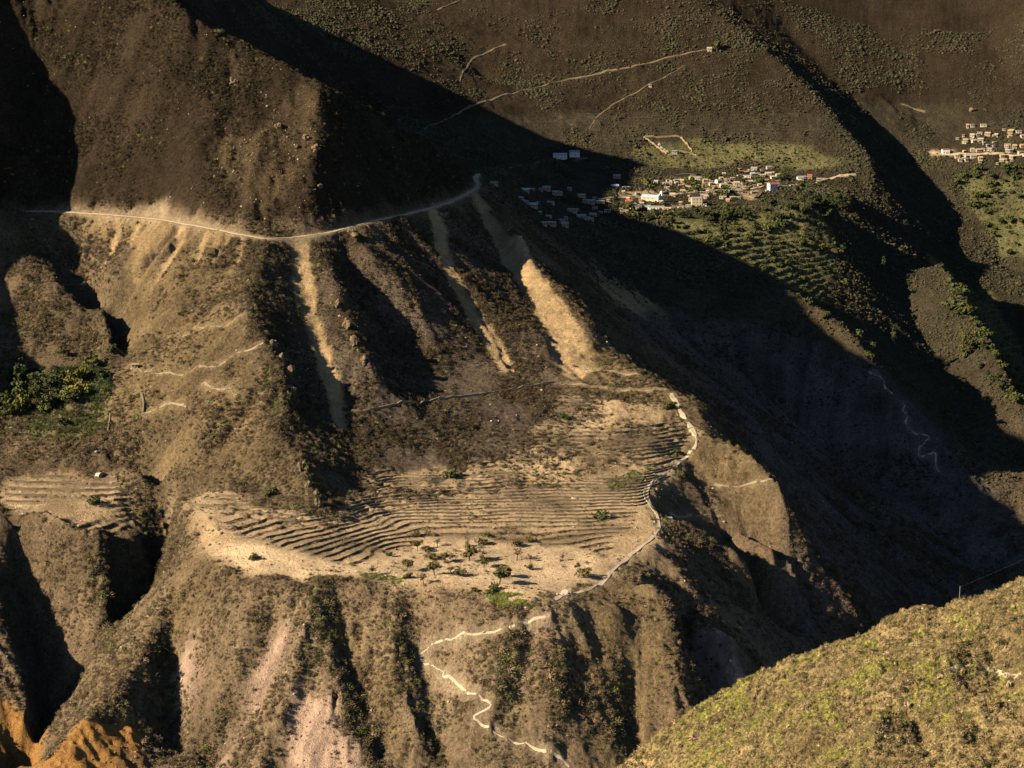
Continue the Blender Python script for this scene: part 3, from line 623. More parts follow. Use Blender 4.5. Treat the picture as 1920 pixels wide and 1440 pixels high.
def place(x, y, p):
    m = (r.uniform(size=len(x)) < p) & (bilr(wr, x, y) < 0.3) & (bilr(tgrid, x, y) < 0.3); return x[m], y[m]
# near slopes and bench
x, y = candidates(1290, 2180, 0.58)
cl = fbm(x, y, 28, 101, 3); cl2 = fbm(x, y, 9, 104, 2)
dn = 0.62+0.75*cl+0.45*cl2-0.16*bilr(rill_a, x, y)-0.10*bilr(rill_b, x, y)+0.35*fbm(x, y, 90, 131, 2)
dn *= 1-0.6*zv('grass', x, y); dn += 0.45*zv('dscrub', x, y)
bn = np.clip(zv('bench', x, y)+zv('field', x, y)+0.8*np.clip(bilr(TM, x, y), 0, 1), 0, 1); ris_ = ground(x, y, False)[1]
dn = dn*(1-bn)+bn*(0.025+0.07*np.clip(cl, 0, 1)+0.45*ris_*(1-zv('field', x, y)))
for k in ('scree','chute','orange','roadcut'): dn *= 1-np.clip(1.3*zv(k, x, y), 0, 1)
for k in ('rock','pink'): dn *= 1-0.8*zv(k, x, y)
GUL = [[(607,1130),(612,1200),(640,1270),(680,1370),(705,1440)],[(735,1130),(745,1190),(768,1260),(790,1340),(830,1440)],[(972,1175),(965,1240),(945,1320),(905,1420)],[(1055,1240),(1048,1320),(1030,1420)],[(1170,1250),(1165,1320),(1150,1400)],[(310,1240),(325,1320),(335,1400)],[(455,1240),(425,1320),(390,1430)],[(480,1150),(470,1220)],[(1265,880),(1290,900)],[(480,480),(468,560),(500,650),(520,760)],[(170,640),(215,690),(190,760)],[(250,870),(230,930),(285,985)],[(180,1080),(200,1170),(215,1230)]]
gp = np.concatenate([ground_line(g) for g in GUL]); gg = np.zeros(RX.shape); gg[np.clip(((gp[:,1]-RY0)/RH).round().astype(int), 0, RX.shape[0]-1), np.clip(((gp[:,0]-RX0)/RH).round().astype(int), 0, RX.shape[1]-1)] = 1
gg = np.clip(blur(gg, 4)*6, 0, 1); dn = dn+0.8*bilr(gg, x, y)
x, y = place(x, y, dn); n = len(x); z = ground(x, y)[0]
sz = (0.22+0.30*r.uniform(size=n)+0.8*r.uniform(size=n)**6)*(1+0.5*np.clip(fbm(x, y, 28, 101, 3), -0.6, 1)); sz *= 1-0.3*zv('bench', x, y); gl = bilr(gg, x, y); sz *= 1+0.8*gl*r.uniform(size=n)
cs = vsplit(r, n, [(0.095,0.068,0.042),(0.125,0.087,0.052),(0.07,0.052,0.036),(0.10,0.076,0.036),(0.145,0.10,0.052)])
cs *= (1-0.35*zv('dscrub', x, y)-0.58*sstep(-208, -196, hz(x, y))*sstep(1850, 1880, y))[:, None]  # scrub above the road darkened too, its deeper shade put into the colour
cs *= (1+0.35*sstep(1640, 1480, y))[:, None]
gr = (r.uniform(size=n) < 0.06+0.15*np.clip(fbm(x, y, 60, 107, 2), 0, 1)+0.35*gl); cs[gr] = vsplit(r, gr.sum(), [(0.085,0.09,0.03),(0.065,0.065,0.03),(0.14,0.135,0.045)])
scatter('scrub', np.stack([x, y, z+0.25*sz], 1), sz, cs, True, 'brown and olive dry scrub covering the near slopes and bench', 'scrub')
print('scrub', n)
# far slopes
x, y = candidates(2180, 3480, 0.2)
cl = fbm(x, y, 40, 111, 3); zz_ = hz(x, y); dn = 0.5+0.55*cl+0.4*fbm(x, y, 110, 133, 2)+0.55*noise(x+0.3*y, zz_*9.0, 28, 161)
gt_ = zv('gterr', x, y); dn = dn*(1-gt_)+gt_*(0.06+0.9*ground(x, y, False)[1])
for k in ('scree','rock','dust'): dn *= 1-0.8*zv(k, x, y)
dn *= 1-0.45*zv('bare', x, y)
x, y = place(x, y, dn); n = len(x); z = ground(x, y)[0]
sz = (0.35+0.55*r.uniform(size=n)+0.9*r.uniform(size=n)**6)*(1+0.5*np.clip(fbm(x, y, 40, 111, 3), -0.5, 1))
cs = vsplit(r, n, [(0.05,0.042,0.025),(0.042,0.04,0.02),(0.062,0.05,0.029),(0.052,0.053,0.023)])
gm = zv('gterr', x, y) > 0.5; cs[gm] = vsplit(r, gm.sum(), [(0.045,0.055,0.02),(0.035,0.045,0.017),(0.07,0.07,0.028)])
scatter('far_scrub', np.stack([x, y, z+0.25*sz], 1), sz, cs, False, 'dark olive scrub covering the slopes round the villages', 'scrub')
print('far', n)
# foreground hillside: dry tufts and yellow-green cactus clumps
n = 50000; y = r.uniform(760, 925, n); x = y*r.uniform(0.02, 0.225, n)
sz = 0.12+0.2*r.uniform(size=n)+0.55*r.uniform(size=n)**8; cs = vsplit(r, n, [(0.29,0.21,0.09),(0.34,0.25,0.115),(0.22,0.165,0.075),(0.14,0.11,0.05)])
z = hf(x, y); scatter('dry_tufts', np.stack([x, y, z+0.15*sz], 1), sz, cs, True, 'golden dry grass tufts on the near hillside at lower right', 'dry grass', 1.0)
n = 22000; y = r.uniform(760, 925, n); x = y*r.uniform(0.02, 0.225, n); k = fbm(x, y, 9, 121, 3)+0.7*fbm(x, y, 40, 125, 2) > 0.42; x, y = x[k], y[k]; n = len(x)
sz = r.uniform(0.2, 0.55, n); cs = vsplit(r, n, [(0.30,0.31,0.05),(0.22,0.23,0.04),(0.38,0.37,0.08)])
z = hf(x, y); scatter('cactus_clumps', np.stack([x, y, z+0.2*sz], 1), sz, cs, True, 'yellow green prickly pear clumps on the near hillside at lower right', 'cactus', 1.0)

# dark shrubs and crop rows of the grove, agaves at the front of the field
def patch(name, poly, n, size, pal, label, cat, flat=0.9):
    us_, vs_ = [p[0] for p in poly], [p[1] for p in poly]; w_ = hit(poly)[:, :2]; x = r.uniform(w_[:,0].min(), w_[:,0].max(), n*3); y = r.uniform(w_[:,1].min(), w_[:,1].max(), n*3)
    k = inpoly(x, y, [tuple(q) for q in w_]) & (fbm(x, y, 14, 141, 2) > -0.35); x, y = x[k][:n], y[k][:n]; m_ = len(x); sz = size*r.uniform(0.5, 1.4, m_)
    scatter(name, np.stack([x, y, ground(x, y)[0]+0.2*sz], 1), sz, vsplit(r, m_, pal), True, label, cat, flat)
patch('agave_patch', [(905,1116),(960,1112),(1018,1126),(1010,1137),(930,1136)], 420, 0.55, [(0.20,0.22,0.05),(0.15,0.18,0.04),(0.26,0.25,0.07)], 'bright green agave patch along the front rim of the field', 'agaves')
patch('agave_rim', [(665,1075),(720,1080),(790,1092),(760,1098),(690,1090)], 160, 0.5, [(0.19,0.20,0.06),(0.15,0.16,0.05)], 'pale green agaves on the left front rim of the field', 'agaves')
patch('green_crops', [(20,765),(110,745),(195,762),(203,805),(120,826),(25,815)], 1500, 0.6, [(0.06,0.085,0.02),(0.085,0.11,0.028),(0.045,0.065,0.018)], 'rows of green crops on the plot at the left edge', 'crops')
patch('grove_shrubs', [(0,690),(60,690),(130,690),(200,690),(215,740),(150,770),(60,770),(0,790)], 500, 1.2, [(0.035,0.05,0.018),(0.05,0.065,0.02),(0.025,0.035,0.015)], 'dark green undergrowth of the grove at the left edge', 'shrubs')
patch('cactus_strip', [(1130,905),(1190,880),(1230,870),(1200,905),(1150,925)], 200, 0.5, [(0.16,0.17,0.05),(0.12,0.13,0.04)], 'green cactus patches on the terraces beside the ridge trail', 'cactus')
n = 500; y = r.uniform(760, 915, n); x = y*r.uniform(0.06, 0.225, n); k = fbm(x, y, 20, 151, 2) > 0.1; x, y = x[k], y[k]; n = len(x); sz = r.uniform(0.5, 1.1, n)
scatter('hill_shrubs', np.stack([x, y, hf(x, y)+0.25*sz], 1), sz, vsplit(r, n, [(0.10,0.085,0.04),(0.14,0.12,0.05),(0.08,0.07,0.035)]), True, 'dark shrubs dotted over the near hillside at lower right', 'shrubs', 0.9)

# loose stones on the bare ground
x, y = candidates(1290, 2180, 0.16)
dn = 0.05+0.5*zv('pink', x, y)+0.4*zv('orange', x, y)+0.3*zv('bench', x, y)*np.clip(0.3+fbm(x, y, 20, 171, 2), 0, 1)+0.35*zv('chute', x, y)*np.clip(fbm(x, y, 18, 173, 2)+0.2, 0, 1)+0.25*zv('rock', x, y)+0.3*bilr(tgrid, x, y)
m = r.uniform(size=len(x)) < dn; x, y = x[m], y[m]; n = len(x); sz = 0.12+0.22*r.uniform(size=n)+0.6*r.uniform(size=n)**8
cs = vsplit(r, n, [(0.34,0.26,0.17),(0.26,0.20,0.13),(0.40,0.32,0.22),(0.18,0.14,0.09)]); om = zv('orange', x, y) > 0.4; cs[om] = vsplit(r, om.sum(), [(0.34,0.18,0.06),(0.22,0.12,0.045)])
scatter('loose_stones', np.stack([x, y, ground(x, y)[0]+0.1*sz], 1), sz, cs, False, 'loose stones strewn over the bare slopes and terraces', 'stones', 0.8)
n = 1500; y = r.uniform(760, 915, n); x = y*r.uniform(0.03, 0.225, n); k = fbm(x, y, 16, 175, 2) > 0.15; x, y = x[k], y[k]; n = len(x); sz = 0.15+0.5*r.uniform(size=n)**4
scatter('hill_stones', np.stack([x, y, hf(x, y)+0.1*sz], 1), sz, vsplit(r, n, [(0.36,0.28,0.18),(0.26,0.20,0.12),(0.42,0.34,0.24)]), False, 'pale stones scattered over the near hillside at lower right', 'stones', 0.8)
# ------------------------------------------------------------------ things: helpers
def mesh_obj(name, vs, fs, mats, parent=None, mi=None, smooth=False):
    me = bpy.data.meshes.new(name); me.from_pydata([tuple(v) for v in vs], [], fs)
    for m in (mats if isinstance(mats, (list, tuple)) else [mats]): me.materials.append(m)
    if mi is not None: me.polygons.foreach_set('material_index', mi)
    if smooth: me.polygons.foreach_set('use_smooth', [True]*len(me.polygons))
    o = bpy.data.objects.new(name, me); COL.objects.link(o); o.parent = parent; return o
def empty(name, loc, rz=0.0, scale=1.0):
    o = bpy.data.objects.new(name, None); COL.objects.link(o); o.location = loc; o.rotation_euler = (0, 0, rz); o.scale = (scale,)*3; o.empty_display_size = 0.5; return o
def box(vs, fs, c, s, rot=0.0):
    n = len(vs); cx, cy, cz = c; a, b, h = s[0]/2, s[1]/2, s[2]/2
    for z in (-h, h):
        for x, y in ((-a,-b),(a,-b),(a,b),(-a,b)): vs.append((cx+x*math.cos(rot)-y*math.sin(rot), cy+x*math.sin(rot)+y*math.cos(rot), cz+z))
    fs += [(n+3,n+2,n+1,n), (n+4,n+5,n+6,n+7), (n,n+1,n+5,n+4), (n+1,n+2,n+6,n+5), (n+2,n+3,n+7,n+6), (n+3,n,n+4,n+7)]
def copy_tree(o, parent=None):
    c = o.copy(); COL.objects.link(c); c.parent = parent
    for ch in list(o.children): copy_tree(ch, c)
    return c
def spot(u, v):
    p = hit1(u, v); z = float(ground(np.array([p[0]]), np.array([p[1]]))[0][0]); return (float(p[0]), float(p[1]), z)
def hill_spot(u, v):
    b = (v-720)/FPX; a = (u-960)/FPX; den = math.cos(PITCH)-b*math.sin(PITCH); kx = a/den; kz = -(math.sin(PITCH)+b*math.cos(PITCH))/den
    for y in np.arange(700, 1000, 0.5):
        z = float(hf(np.array([kx*y]), np.array([y]))[0])
        if kz*y < z: return (kx*y, y, z)
    return (kx*905, 905, kz*905)
# ------------------------------------------------------------------ houses
ONES = ['','first','second','third','fourth','fifth','sixth','seventh','eighth','ninth','tenth','eleventh','twelfth','thirteenth','fourteenth','fifteenth','sixteenth','seventeenth','eighteenth','nineteenth']
TENS = {2:'twent',3:'thirt',4:'fort',5:'fift',6:'sixt',7:'sevent',8:'eight'}
def ordinal(n): return ONES[n] if n < 20 else TENS[n//10]+('ieth' if n % 10 == 0 else 'y '+ONES[n % 10])
def rank(objs, text):
    for i, o in enumerate(sorted(objs, key=lambda o: o.location.x/o.location.y)): o['label'] = text % ordinal(i+1)
def short(s):
    if len(s.split()) > 16: print('LONG', len(s.split()), s)
    return s
M_ADOBE = [simple_mat('adobe_wall_%s' % n, c, 0.95, 0.2, 0.8) for n, c in (('ochre',(0.42,0.30,0.17)),('tan',(0.52,0.40,0.25)),('grey',(0.36,0.30,0.23)),('cream',(0.50,0.41,0.28)),('white',(0.74,0.71,0.65)),('brick',(0.46,0.27,0.17)))]
M_ROOF = {n: simple_mat('roof_'+n, c, r_, 0.18, 0.9) for n, c, r_ in (('tin',(0.26,0.265,0.27),0.65),('thatch',(0.40,0.31,0.18),0.95),('red',(0.42,0.10,0.06),0.75),('blue',(0.33,0.40,0.45),0.6),('teal',(0.25,0.45,0.42),0.5),('pale',(0.40,0.35,0.27),0.75))}
M_DARK = simple_mat('dark_opening', (0.03,0.025,0.02), 0.9, 0.2, 1.0)
M_WOOD = simple_mat('weathered_wood', (0.16,0.10,0.06), 0.85, 0.3, 1.5)
def house(kind, w, d, h, wall, roof, gable=True, storeys=1):
    """house with its long side along x; front faces -y"""
    root = empty(kind, (0, 0, 0))
    vs, fs = [], []
    box(vs, fs, (0, 0, h/2-1.0), (w, d, h+2.0))
    rise = 0.32*d if gable else 0.06*d
    if gable:
        n = len(vs); vs += [(-w/2,-d/2,h),(-w/2,d/2,h),(-w/2,0,h+rise),(w/2,-d/2,h),(w/2,d/2,h),(w/2,0,h+rise)]; fs += [(n,n+2,n+1),(n+3,n+4,n+5)]
    mesh_obj('wall', vs, fs, M_ADOBE[wall], root)
    vs, fs = [], []; e = 0.35; t = 0.14
    if gable: prof = [(-d/2-e, h-0.12), (0, h+rise+0.12), (d/2+e, h-0.12)]
    else: prof = [(-d/2-e, h+0.03), (d/2+e, h+rise+0.12)]
    for x in (-w/2-e, w/2+e):
        for y, z in prof: vs.append((x, y, z+t))
        for y, z in prof: vs.append((x, y, z))
    k = len(prof)
    for i in range(k-1):
        fs += [(i, 2*k+i, 2*k+i+1, i+1), (k+i+1, 3*k+i+1, 3*k+i, k+i), (i, i+1, k+i+1, k+i), (2*k+i, 3*k+i, 3*k+i+1, 2*k+i+1)]
    fs += [(0, k, 3*k, 2*k), (k-1, 3*k-1, 4*k-1, 2*k-1)]
    mesh_obj('roof', vs, fs, M_ROOF[roof], root)
    vs, fs = [], []; box(vs, fs, (w*0.08, -d/2-0.02, 1.0), (1.0, 0.16, 2.0)); mesh_obj('door', vs, fs, M_WOOD, root)
    for s in range(storeys):
        for x in ((-w*0.3, w*0.34) if storeys == 1 else (-w*0.3, w*0.0, w*0.34)):
            if s == 0 and storeys > 1 and abs(x) < 0.1: continue
            vs, fs = [], []; box(vs, fs, (x, -d/2-0.01, 1.5+s*h/storeys), (0.9, 0.14, 1.1)); mesh_obj('window', vs, fs, M_DARK, root)
    vs, fs = [], []; box(vs, fs, (-w/2-0.01, 0, h*0.55), (0.14, 0.8, 0.9)); mesh_obj('window', vs, fs, M_DARK, root)
    return root
# kinds built once, then copied
protos = {}
def get_house(key):
    if key in protos: return copy_tree(protos[key])
    kind, w, d, h, wall, roof, gable = key; protos[key] = house(kind, w, d, h, wall, roof, gable); return protos[key]
WN = ['ochre','tan','grey','cream','white','brick']; RN = dict(tin='grey tin', thatch='thatch', red='red', blue='bluish tin', teal='teal', pale='pale')
#  u, v, width m, depth m, height m, wall, roof, gable, turn, what sets it apart
VILLAGE = [
 (1179,381,9,5,2.6,2,'red',1,0.1,'left of the church beside the shadow'),
 (1201,381,4,4,4.2,0,'thatch',0,0.2,'tower shaped, just left of the church'),
 (1170,396,10,5,2.6,1,'pale',0,0.0,'on the front edge below the red roof'),
 (1139,397,8,5,2.4,2,'tin',0,0.0,'leftmost on the sunlit front edge'),
 (1197,393,8,6,2.8,3,'tin',0,0.1,'on the front edge directly below the church'),
 (1213,392,8,6,3.0,1,'teal',0,0.0,'beside the long white building'),
 (1227,348,11,5,2.6,2,'tin',1,-0.2,'long, uphill of the church'),
 (1251,346,13,5,2.5,3,'pale',0,0.0,'longest in the row uphill of the church'),
 (1261,369,7,5,2.8,3,'pale',1,0.1,'first right of the church along the road'),
 (1280,361,6,4,2.6,0,'thatch',1,0.0,'second right of the church along the road'),
 (1296,378,6,6,3.0,3,'pale',0,0.0,'low annex of the three storey block'),
 (1309,337,8,5,2.5,1,'tin',0,0.0,'upper slope above the three storey block'),
 (1322,346,6,4,2.6,0,'thatch',1,0.3,'above the road beside the bare slope'),
 (1347,346,9,5,2.6,4,'pale',1,0.6,'aslant above the road, upper of two'),
 (1356,352,9,5,2.6,3,'pale',1,0.6,'aslant above the road, lower of two'),
 (1381,350,7,5,3.0,3,'pale',1,0.2,'above the road, left of the long house'),
 (1374,338,6,4,2.6,0,'thatch',0,0.0,'mid slope between two walled plots'),
 (1352,341,5,4,2.4,1,'thatch',1,0.1,'smallest of the mid slope houses'),
 (1390,323,7,4,2.4,5,'red',1,0.0,'upper row, with a white house below it'),
 (1400,332,12,5,2.8,3,'pale',0,-0.2,'long, below the upper red roof'),
 (1411,330,6,5,2.6,2,'blue',1,0.0,'right of the long upper house'),
 (1414,319,8,5,2.6,1,'tin',1,0.0,'topmost row, left of a pair'),
 (1442,318,8,5,2.6,1,'blue',0,0.0,'topmost row, right of a pair'),
 (1440,330,8,5,2.6,3,'pale',1,0.2,'in the upper cluster, left'),
 (1449,335,6,5,2.6,3,'pale',1,0.5,'in the upper cluster, lowest'),
 (1460,333,8,5,2.8,3,'pale',1,0.5,'in the upper cluster, right'),
 (1438,338,5,4,2.2,2,'thatch',0,0.0,'shed at the lower left of the upper cluster'),
 (1400,347,12,5,2.6,1,'pale',0,0.1,'long, mid slope above the road'),
 (1418,345,10,5,2.6,3,'tin',0,0.0,'mid slope, right end of the long row'),
 (1500,338,8,6,3.0,4,'tin',1,0.1,'white, near the right end of the village'),
 (1507,336,6,5,2.6,2,'blue',0,0.0,'behind the white house near the right end'),
 (1518,337,6,5,3.4,5,'red',1,0.0,'last at the right end of the village'),
 (1500,349,10,5,2.8,1,'pale',0,0.0,'beside the road near the right end'),
 (1477,351,7,5,2.4,3,'pale',1,0.0,'beside the road, second from the right end'),
 (1320,369,9,5,2.6,2,'tin',1,0.2,'below the road beside the three storey block'),
 (1361,364,9,5,2.6,2,'tin',1,-0.1,'below the road, with a brown yard wall'),
 (1385,362,10,5,2.6,1,'tin',0,0.1,'below the road, mid village'),
 (1332,361,7,4,2.6,2,'tin',0,0.0,'on the upper side of the road'),
 (1355,373,9,5,2.6,3,'pale',0,0.0,'among trees on the lower edge, left'),
 (1382,372,8,5,2.6,3,'pale',0,0.0,'among trees on the lower edge, right'),
 (1320,387,6,4,2.4,4,'tin',0,0.0,'in front of the three storey block'),
 (1291,388,7,5,2.6,3,'pale',0,0.0,'at the corner of the dusty plaza'),
 (1333,349,5,4,2.3,1,'thatch',1,0.2,'hut on the slope below the bare dusty scar'),
 (1424,352,5,4,2.3,0,'thatch',1,0.2,'hut just above the bend of the road'),
 (1339,355,5,4,2.3,0,'thatch',0,-0.1,'hut touching the road above the trees'),
 (1456,344,6,4,2.4,2,'tin',0,0.0,'between the upper cluster and the road'),
]
SHADED = [(925,347,9,'beside the end of the road bend'),(985,360,7,'left of a close pair'),(996,361,7,'right of a close pair'),(1025,356,8,'uphill on its own'),(1090,369,8,'above the lane'),(1107,380,10,'nearest the sunlit village'),(983,382,8,'far left below the pair'),(1000,389,8,'lower left'),(1073,400,9,'on the front rim'),(1090,409,9,'on the front rim, lower'),(1033,427,9,'lowest left'),(1057,424,9,'lowest right'),(1105,415,8,'under the rim near the trees'),(1153,354,8,'at the shadow edge, middle'),(1174,355,8,'at the shadow edge, right'),(1157,337,8,'at the shadow edge, upper'),(1125,382,9,'left of the tall dark cypress')]
RIGHT = [(1823,257,7,1),(1852,255,8,1),(1837,254,8,0),(1868,256,5,1),(1810,267,8,1),(1826,267,7,1),(1838,266,9,1),(1894,251,8,1),(1910,250,9,0),(1918,259,8,1),(1823,239,7,0),(1844,239,10,0),(1814,240,4,1),(1823,284,6,1),(1835,285,9,1),(1843,283,7,0),(1855,284,8,1),(1889,276,10,0),(1902,278,7,1),(1917,278,8,1),(1889,285,7,1),(1895,285,6,1),(1795,297,8,0),(1800,303,6,0),(1812,303,6,0),(1813,296,7,1),(1825,296,10,1),(1838,302,7,1),(1879,296,7,1),(1896,297,6,1),(1914,288,9,0)]
def put(o, u, v, rz, sink=0.0):
    p = spot(u, v); o.location = (p[0], p[1], p[2]-sink); o.rotation_euler = (0, 0, rz); return o
for u, v, w, d, h, wl, rf, gb, rz, what in VILLAGE:
    o = put(get_house(('house', round(w*0.85,1), d*0.9, h*0.95, wl, rf, bool(gb))), u, v, rz+random.uniform(-0.25, 0.25), -0.2)
    tag(o, short('%s house with %s roof, %s' % (WN[wl], RN[rf], what)), 'house', 'houses of the sunlit village')
for i, (u, v, w, what) in enumerate(SHADED):
    o = put(get_house(('house', w, 5, 2.5, (2, 0, 2)[i % 3], ('tin', 'blue', 'tin')[i % 3], bool(i % 2))), u, v, random.uniform(-0.3, 0.3), -0.2)
    tag(o, 'dim house in the mountain shadow, %s' % what, 'house', 'houses in the mountain shadow')
ROWS = [(236,243,'top row'),(245,261,'second row'),(262,270,'third row'),(271,280,'row above the road'),(281,290,'row along the road'),(291,305,'row below the road')]
cnt = {}
ORD = ['first','second','third','fourth','fifth','sixth','seventh','eighth','ninth','tenth']
for i, (u, v, w, gb) in enumerate(sorted(RIGHT)):
    row = [r_[2] for r_ in ROWS if r_[0] <= v <= r_[1]][0]; cnt[row] = cnt.get(row, 0)+1
    rf = ('tin', 'pale', 'thatch')[i % 3]; wl = (1, 3, 0)[i % 3]
    o = put(get_house(('house', round(w*0.78,1), 4.4, 2.5, wl, rf, bool(gb))), u, v, random.uniform(-0.35, 0.35), -0.2)
    tag(o, short('%s from left in the %s of the right village, %s house' % (ORD[cnt[row]-1], row, WN[wl])), 'house', 'houses of the right village')
rv = random.Random(5)
VP = [(1170,352),(1250,338),(1400,316),(1530,332),(1540,346),(1430,362),(1330,392),(1240,398),(1140,400),(1130,385)]
k_ = 0; sheds = []
while k_ < 85:
    u, v = rv.uniform(1130, 1540), rv.uniform(316, 400)
    if not inpoly(np.array([u]), np.array([v]), VP)[0]: continue
    k_ += 1; o = put(get_house(('hut', rv.choice((3.2,4.0,5.5)), rv.choice((2.8,3.4)), rv.choice((1.7,2.1)), rv.choice((0,1,2,3)), rv.choice(('thatch','tin','pale','thatch')), rv.random() < 0.4)), u, v, rv.uniform(-0.6, 0.6), -0.1)
    tag(o, 'shed', 'hut', 'sheds of the sunlit village'); sheds.append(o)
rank(sheds, '%s from left of the small sheds squeezed between the village houses')
more = []
for i in range(20):
    u, v = rv.uniform(975, 1130), rv.uniform(345, 425)
    o = put(get_house(('hut', rv.choice((4.0,5.5,7.0)), rv.choice((3.4,4.2)), 2.1, rv.choice((0,2)), rv.choice(('tin','thatch','tin')), rv.random() < 0.4)), u, v, rv.uniform(-0.5, 0.5), -0.1); tag(o, 'hut', 'hut', 'sheds in the mountain shadow'); more.append(o)
rank(more, '%s from left of the small sheds in the mountain shadow')
more = []
for i in range(34):
    u, v = rv.uniform(1795, 1925), rv.choice((246, 256, 262, 270, 277, 284, 294, 301, 308))+rv.uniform(-2, 2)
    o = put(get_house(('hut', rv.choice((3.2,4.0,5.5)), rv.choice((2.8,3.4)), 1.9, rv.choice((0,1,2)), rv.choice(('tin','thatch','thatch')), rv.random() < 0.4)), u, v, rv.uniform(-0.5, 0.5), -0.1); tag(o, 'hut', 'hut', 'sheds of the right village'); more.append(o)
rank(more, '%s from left of the small sheds of the right village')
# white houses standing apart
def custom(key, u, v, rz, label, cat, storeys=1):
    kind, w, d, h, wl, rf, gb = key; o = house(kind, w, d, h, wl, rf, gb, storeys); put(o, u, v, rz, -0.3); tag(o, label, cat); return o
custom(('house',9,7,5.0,4,'red',False), 1773, 287, 0.1, 'bright white house with red roof alone at the left end of the right village', 'house', 1)
custom(('house',10,6,5.2,4,'red',True), 1448, 356, 0.5, 'tall white house with red roof beside the village road', 'house', 2)
custom(('block',11,9,8.6,3,'pale',False), 1306, 386, 0.05, 'three storey pale brick block, tallest building in the village', 'building', 3)
custom(('long_building',17,6,3.4,4,'pale',False), 1230, 395, 0.05, 'long white building on the front edge of the village below the church', 'building', 1)
custom(('house',16,7,4.0,4,'blue',True), 1050, 296, 0.1, 'long white house in the shadow above the road, left of a pair', 'house', 1)
custom(('house',12,7,4.0,4,'tin',True), 1077, 295, 0.1, 'long white house in the shadow above the road, right of a pair', 'house', 1)
custom(('house',6,4.5,2.8,3,'pale',True), 1330, 95, 0.0, 'lone pale house high on the far slope at the end of the path', 'house', 1)
custom(('hut',3.4,3,2.0,3,'pale',False), 1219, 164, 0.0, 'tiny pale hut beside the faint path on the far slope', 'hut', 1)
custom(('hut',4.2,3.4,2.4,0,'thatch',False), 253, 690, 0.1, 'small brown hut at the end of a path on the left slope', 'hut', 1)
custom(('shed',6,4,2.4,2,'blue',False), 1265, 287, 0.0, 'blue roofed shed at the front wall of the cemetery', 'shed', 1)
# church: nave, roof, facade, bell tower
ch = empty('church', (0, 0, 0))
vs, fs = [], []; box(vs, fs, (-1.5, 0, 2.0), (25, 9, 7.0)); n = len(vs); vs += [(-14,-4.5,5.5),(-14,4.5,5.5),(-14,0,8.6),(11,-4.5,5.5),(11,4.5,5.5),(11,0,8.6)]; fs += [(n,n+2,n+1),(n+3,n+4,n+5)]
mesh_obj('nave', vs, fs, M_ADOBE[3], ch)
vs, fs = [], []
for sgn in (-1, 1):
    n = len(vs)
    for x in (-14.5, 11.2):
        vs += [(x, 0, 8.95), (x, sgn*5.1, 5.3), (x, 0, 8.75), (x, sgn*5.1, 5.1)]
    fs += [(n,n+1,n+5,n+4), (n+2,n+6,n+7,n+3), (n+1,n+3,n+7,n+5), (n,n+2,n+3,n+1), (n+4,n+5,n+7,n+6)]
mesh_obj('roof', vs, fs, M_ROOF['blue'], ch)
vs, fs = [], []; box(vs, fs, (11.9, 0, 3.2), (1.2, 10, 8.0)); n = len(vs); vs += [(x, y, z) for x in (11.3, 12.5) for y, z in ((-5,7.2),(5,7.2),(0,10.2))]; fs += [(n,n+2,n+1),(n+3,n+4,n+5),(n,n+3,n+5,n+2),(n+1,n+2,n+5,n+4)]
fa = mesh_obj('facade', vs, fs, M_ADOBE[4], ch)
vs, fs = [], []; box(vs, fs, (12.56, 0, 1.6), (0.14, 2.2, 3.2)); mesh_obj('door', vs, fs, M_WOOD, fa)
vs, fs = [], []; box(vs, fs, (11.0, 6.6, 5.0), (3.4, 3.2, 12.0)); box(vs, fs, (11.0, 6.6, 11.25), (3.9, 3.7, 0.5)); n = len(vs); vs += [(9.2,4.9,11.5),(12.8,4.9,11.5),(12.8,8.3,11.5),(9.2,8.3,11.5),(11,6.6,14.2)]; fs += [(n,n+1,n+4),(n+1,n+2,n+4),(n+2,n+3,n+4),(n+3,n,n+4)]
tw = mesh_obj('bell_tower', vs, fs, M_ADOBE[4], ch)
for c, s in (((12.72, 6.6, 9.2), (0.14, 1.3, 2.0)), ((11.0, 4.98, 9.2), (1.3, 0.14, 2.0))):
    vs, fs = [], []; box(vs, fs, c, s); mesh_obj('belfry_opening', vs, fs, M_DARK, tw)
for x in (-9, -3, 3):
    vs, fs = [], []; box(vs, fs, (x, -4.5, 3.6), (1.0, 0.2, 1.5)); mesh_obj('window', vs, fs, M_DARK, ch)
put(ch, 1222, 379, -0.55, -0.3); ch.scale = (0.8, 0.8, 0.8); tag(ch, 'white church with long bluish roof and a small bell tower', 'church')
# cemetery walls and tombs, yard walls
def wall_line(name, px, h, t, mat, label=None, cat='wall', group=None, parent=None):
    w = dense(ground_line(px), 3.0); vs, fs = [], []
    tt = np.gradient(w[:, :2], axis=0); tt /= np.linalg.norm(tt, axis=1)[:, None]+1e-9
    for i in range(len(w)):
        g = float(ground(w[i:i+1,0], w[i:i+1,1])[0][0]); nx_, ny_ = -tt[i,1]*t/2, tt[i,0]*t/2; hh = h*(1+0.12*random.uniform(-1, 1))
        for sx, zz in ((1,-1.0),(1,hh),(-1,hh),(-1,-1.0)): vs.append((w[i,0]+sx*nx_, w[i,1]+sx*ny_, g+zz))
        if i:
            b = 4*i
            for k in range(3): fs.append((b-4+k, b-3+k, b+k+1, b+k))
    fs += [(0,1,2,3), tuple(len(vs)-4+k for k in (3,2,1,0))]
    o = mesh_obj(name, vs, fs, mat, parent)
    if label: tag(o, label, cat, group)
    return o
M_MUD = simple_mat('mud_wall', (0.27,0.20,0.115), 0.95, 0.25, 0.8)
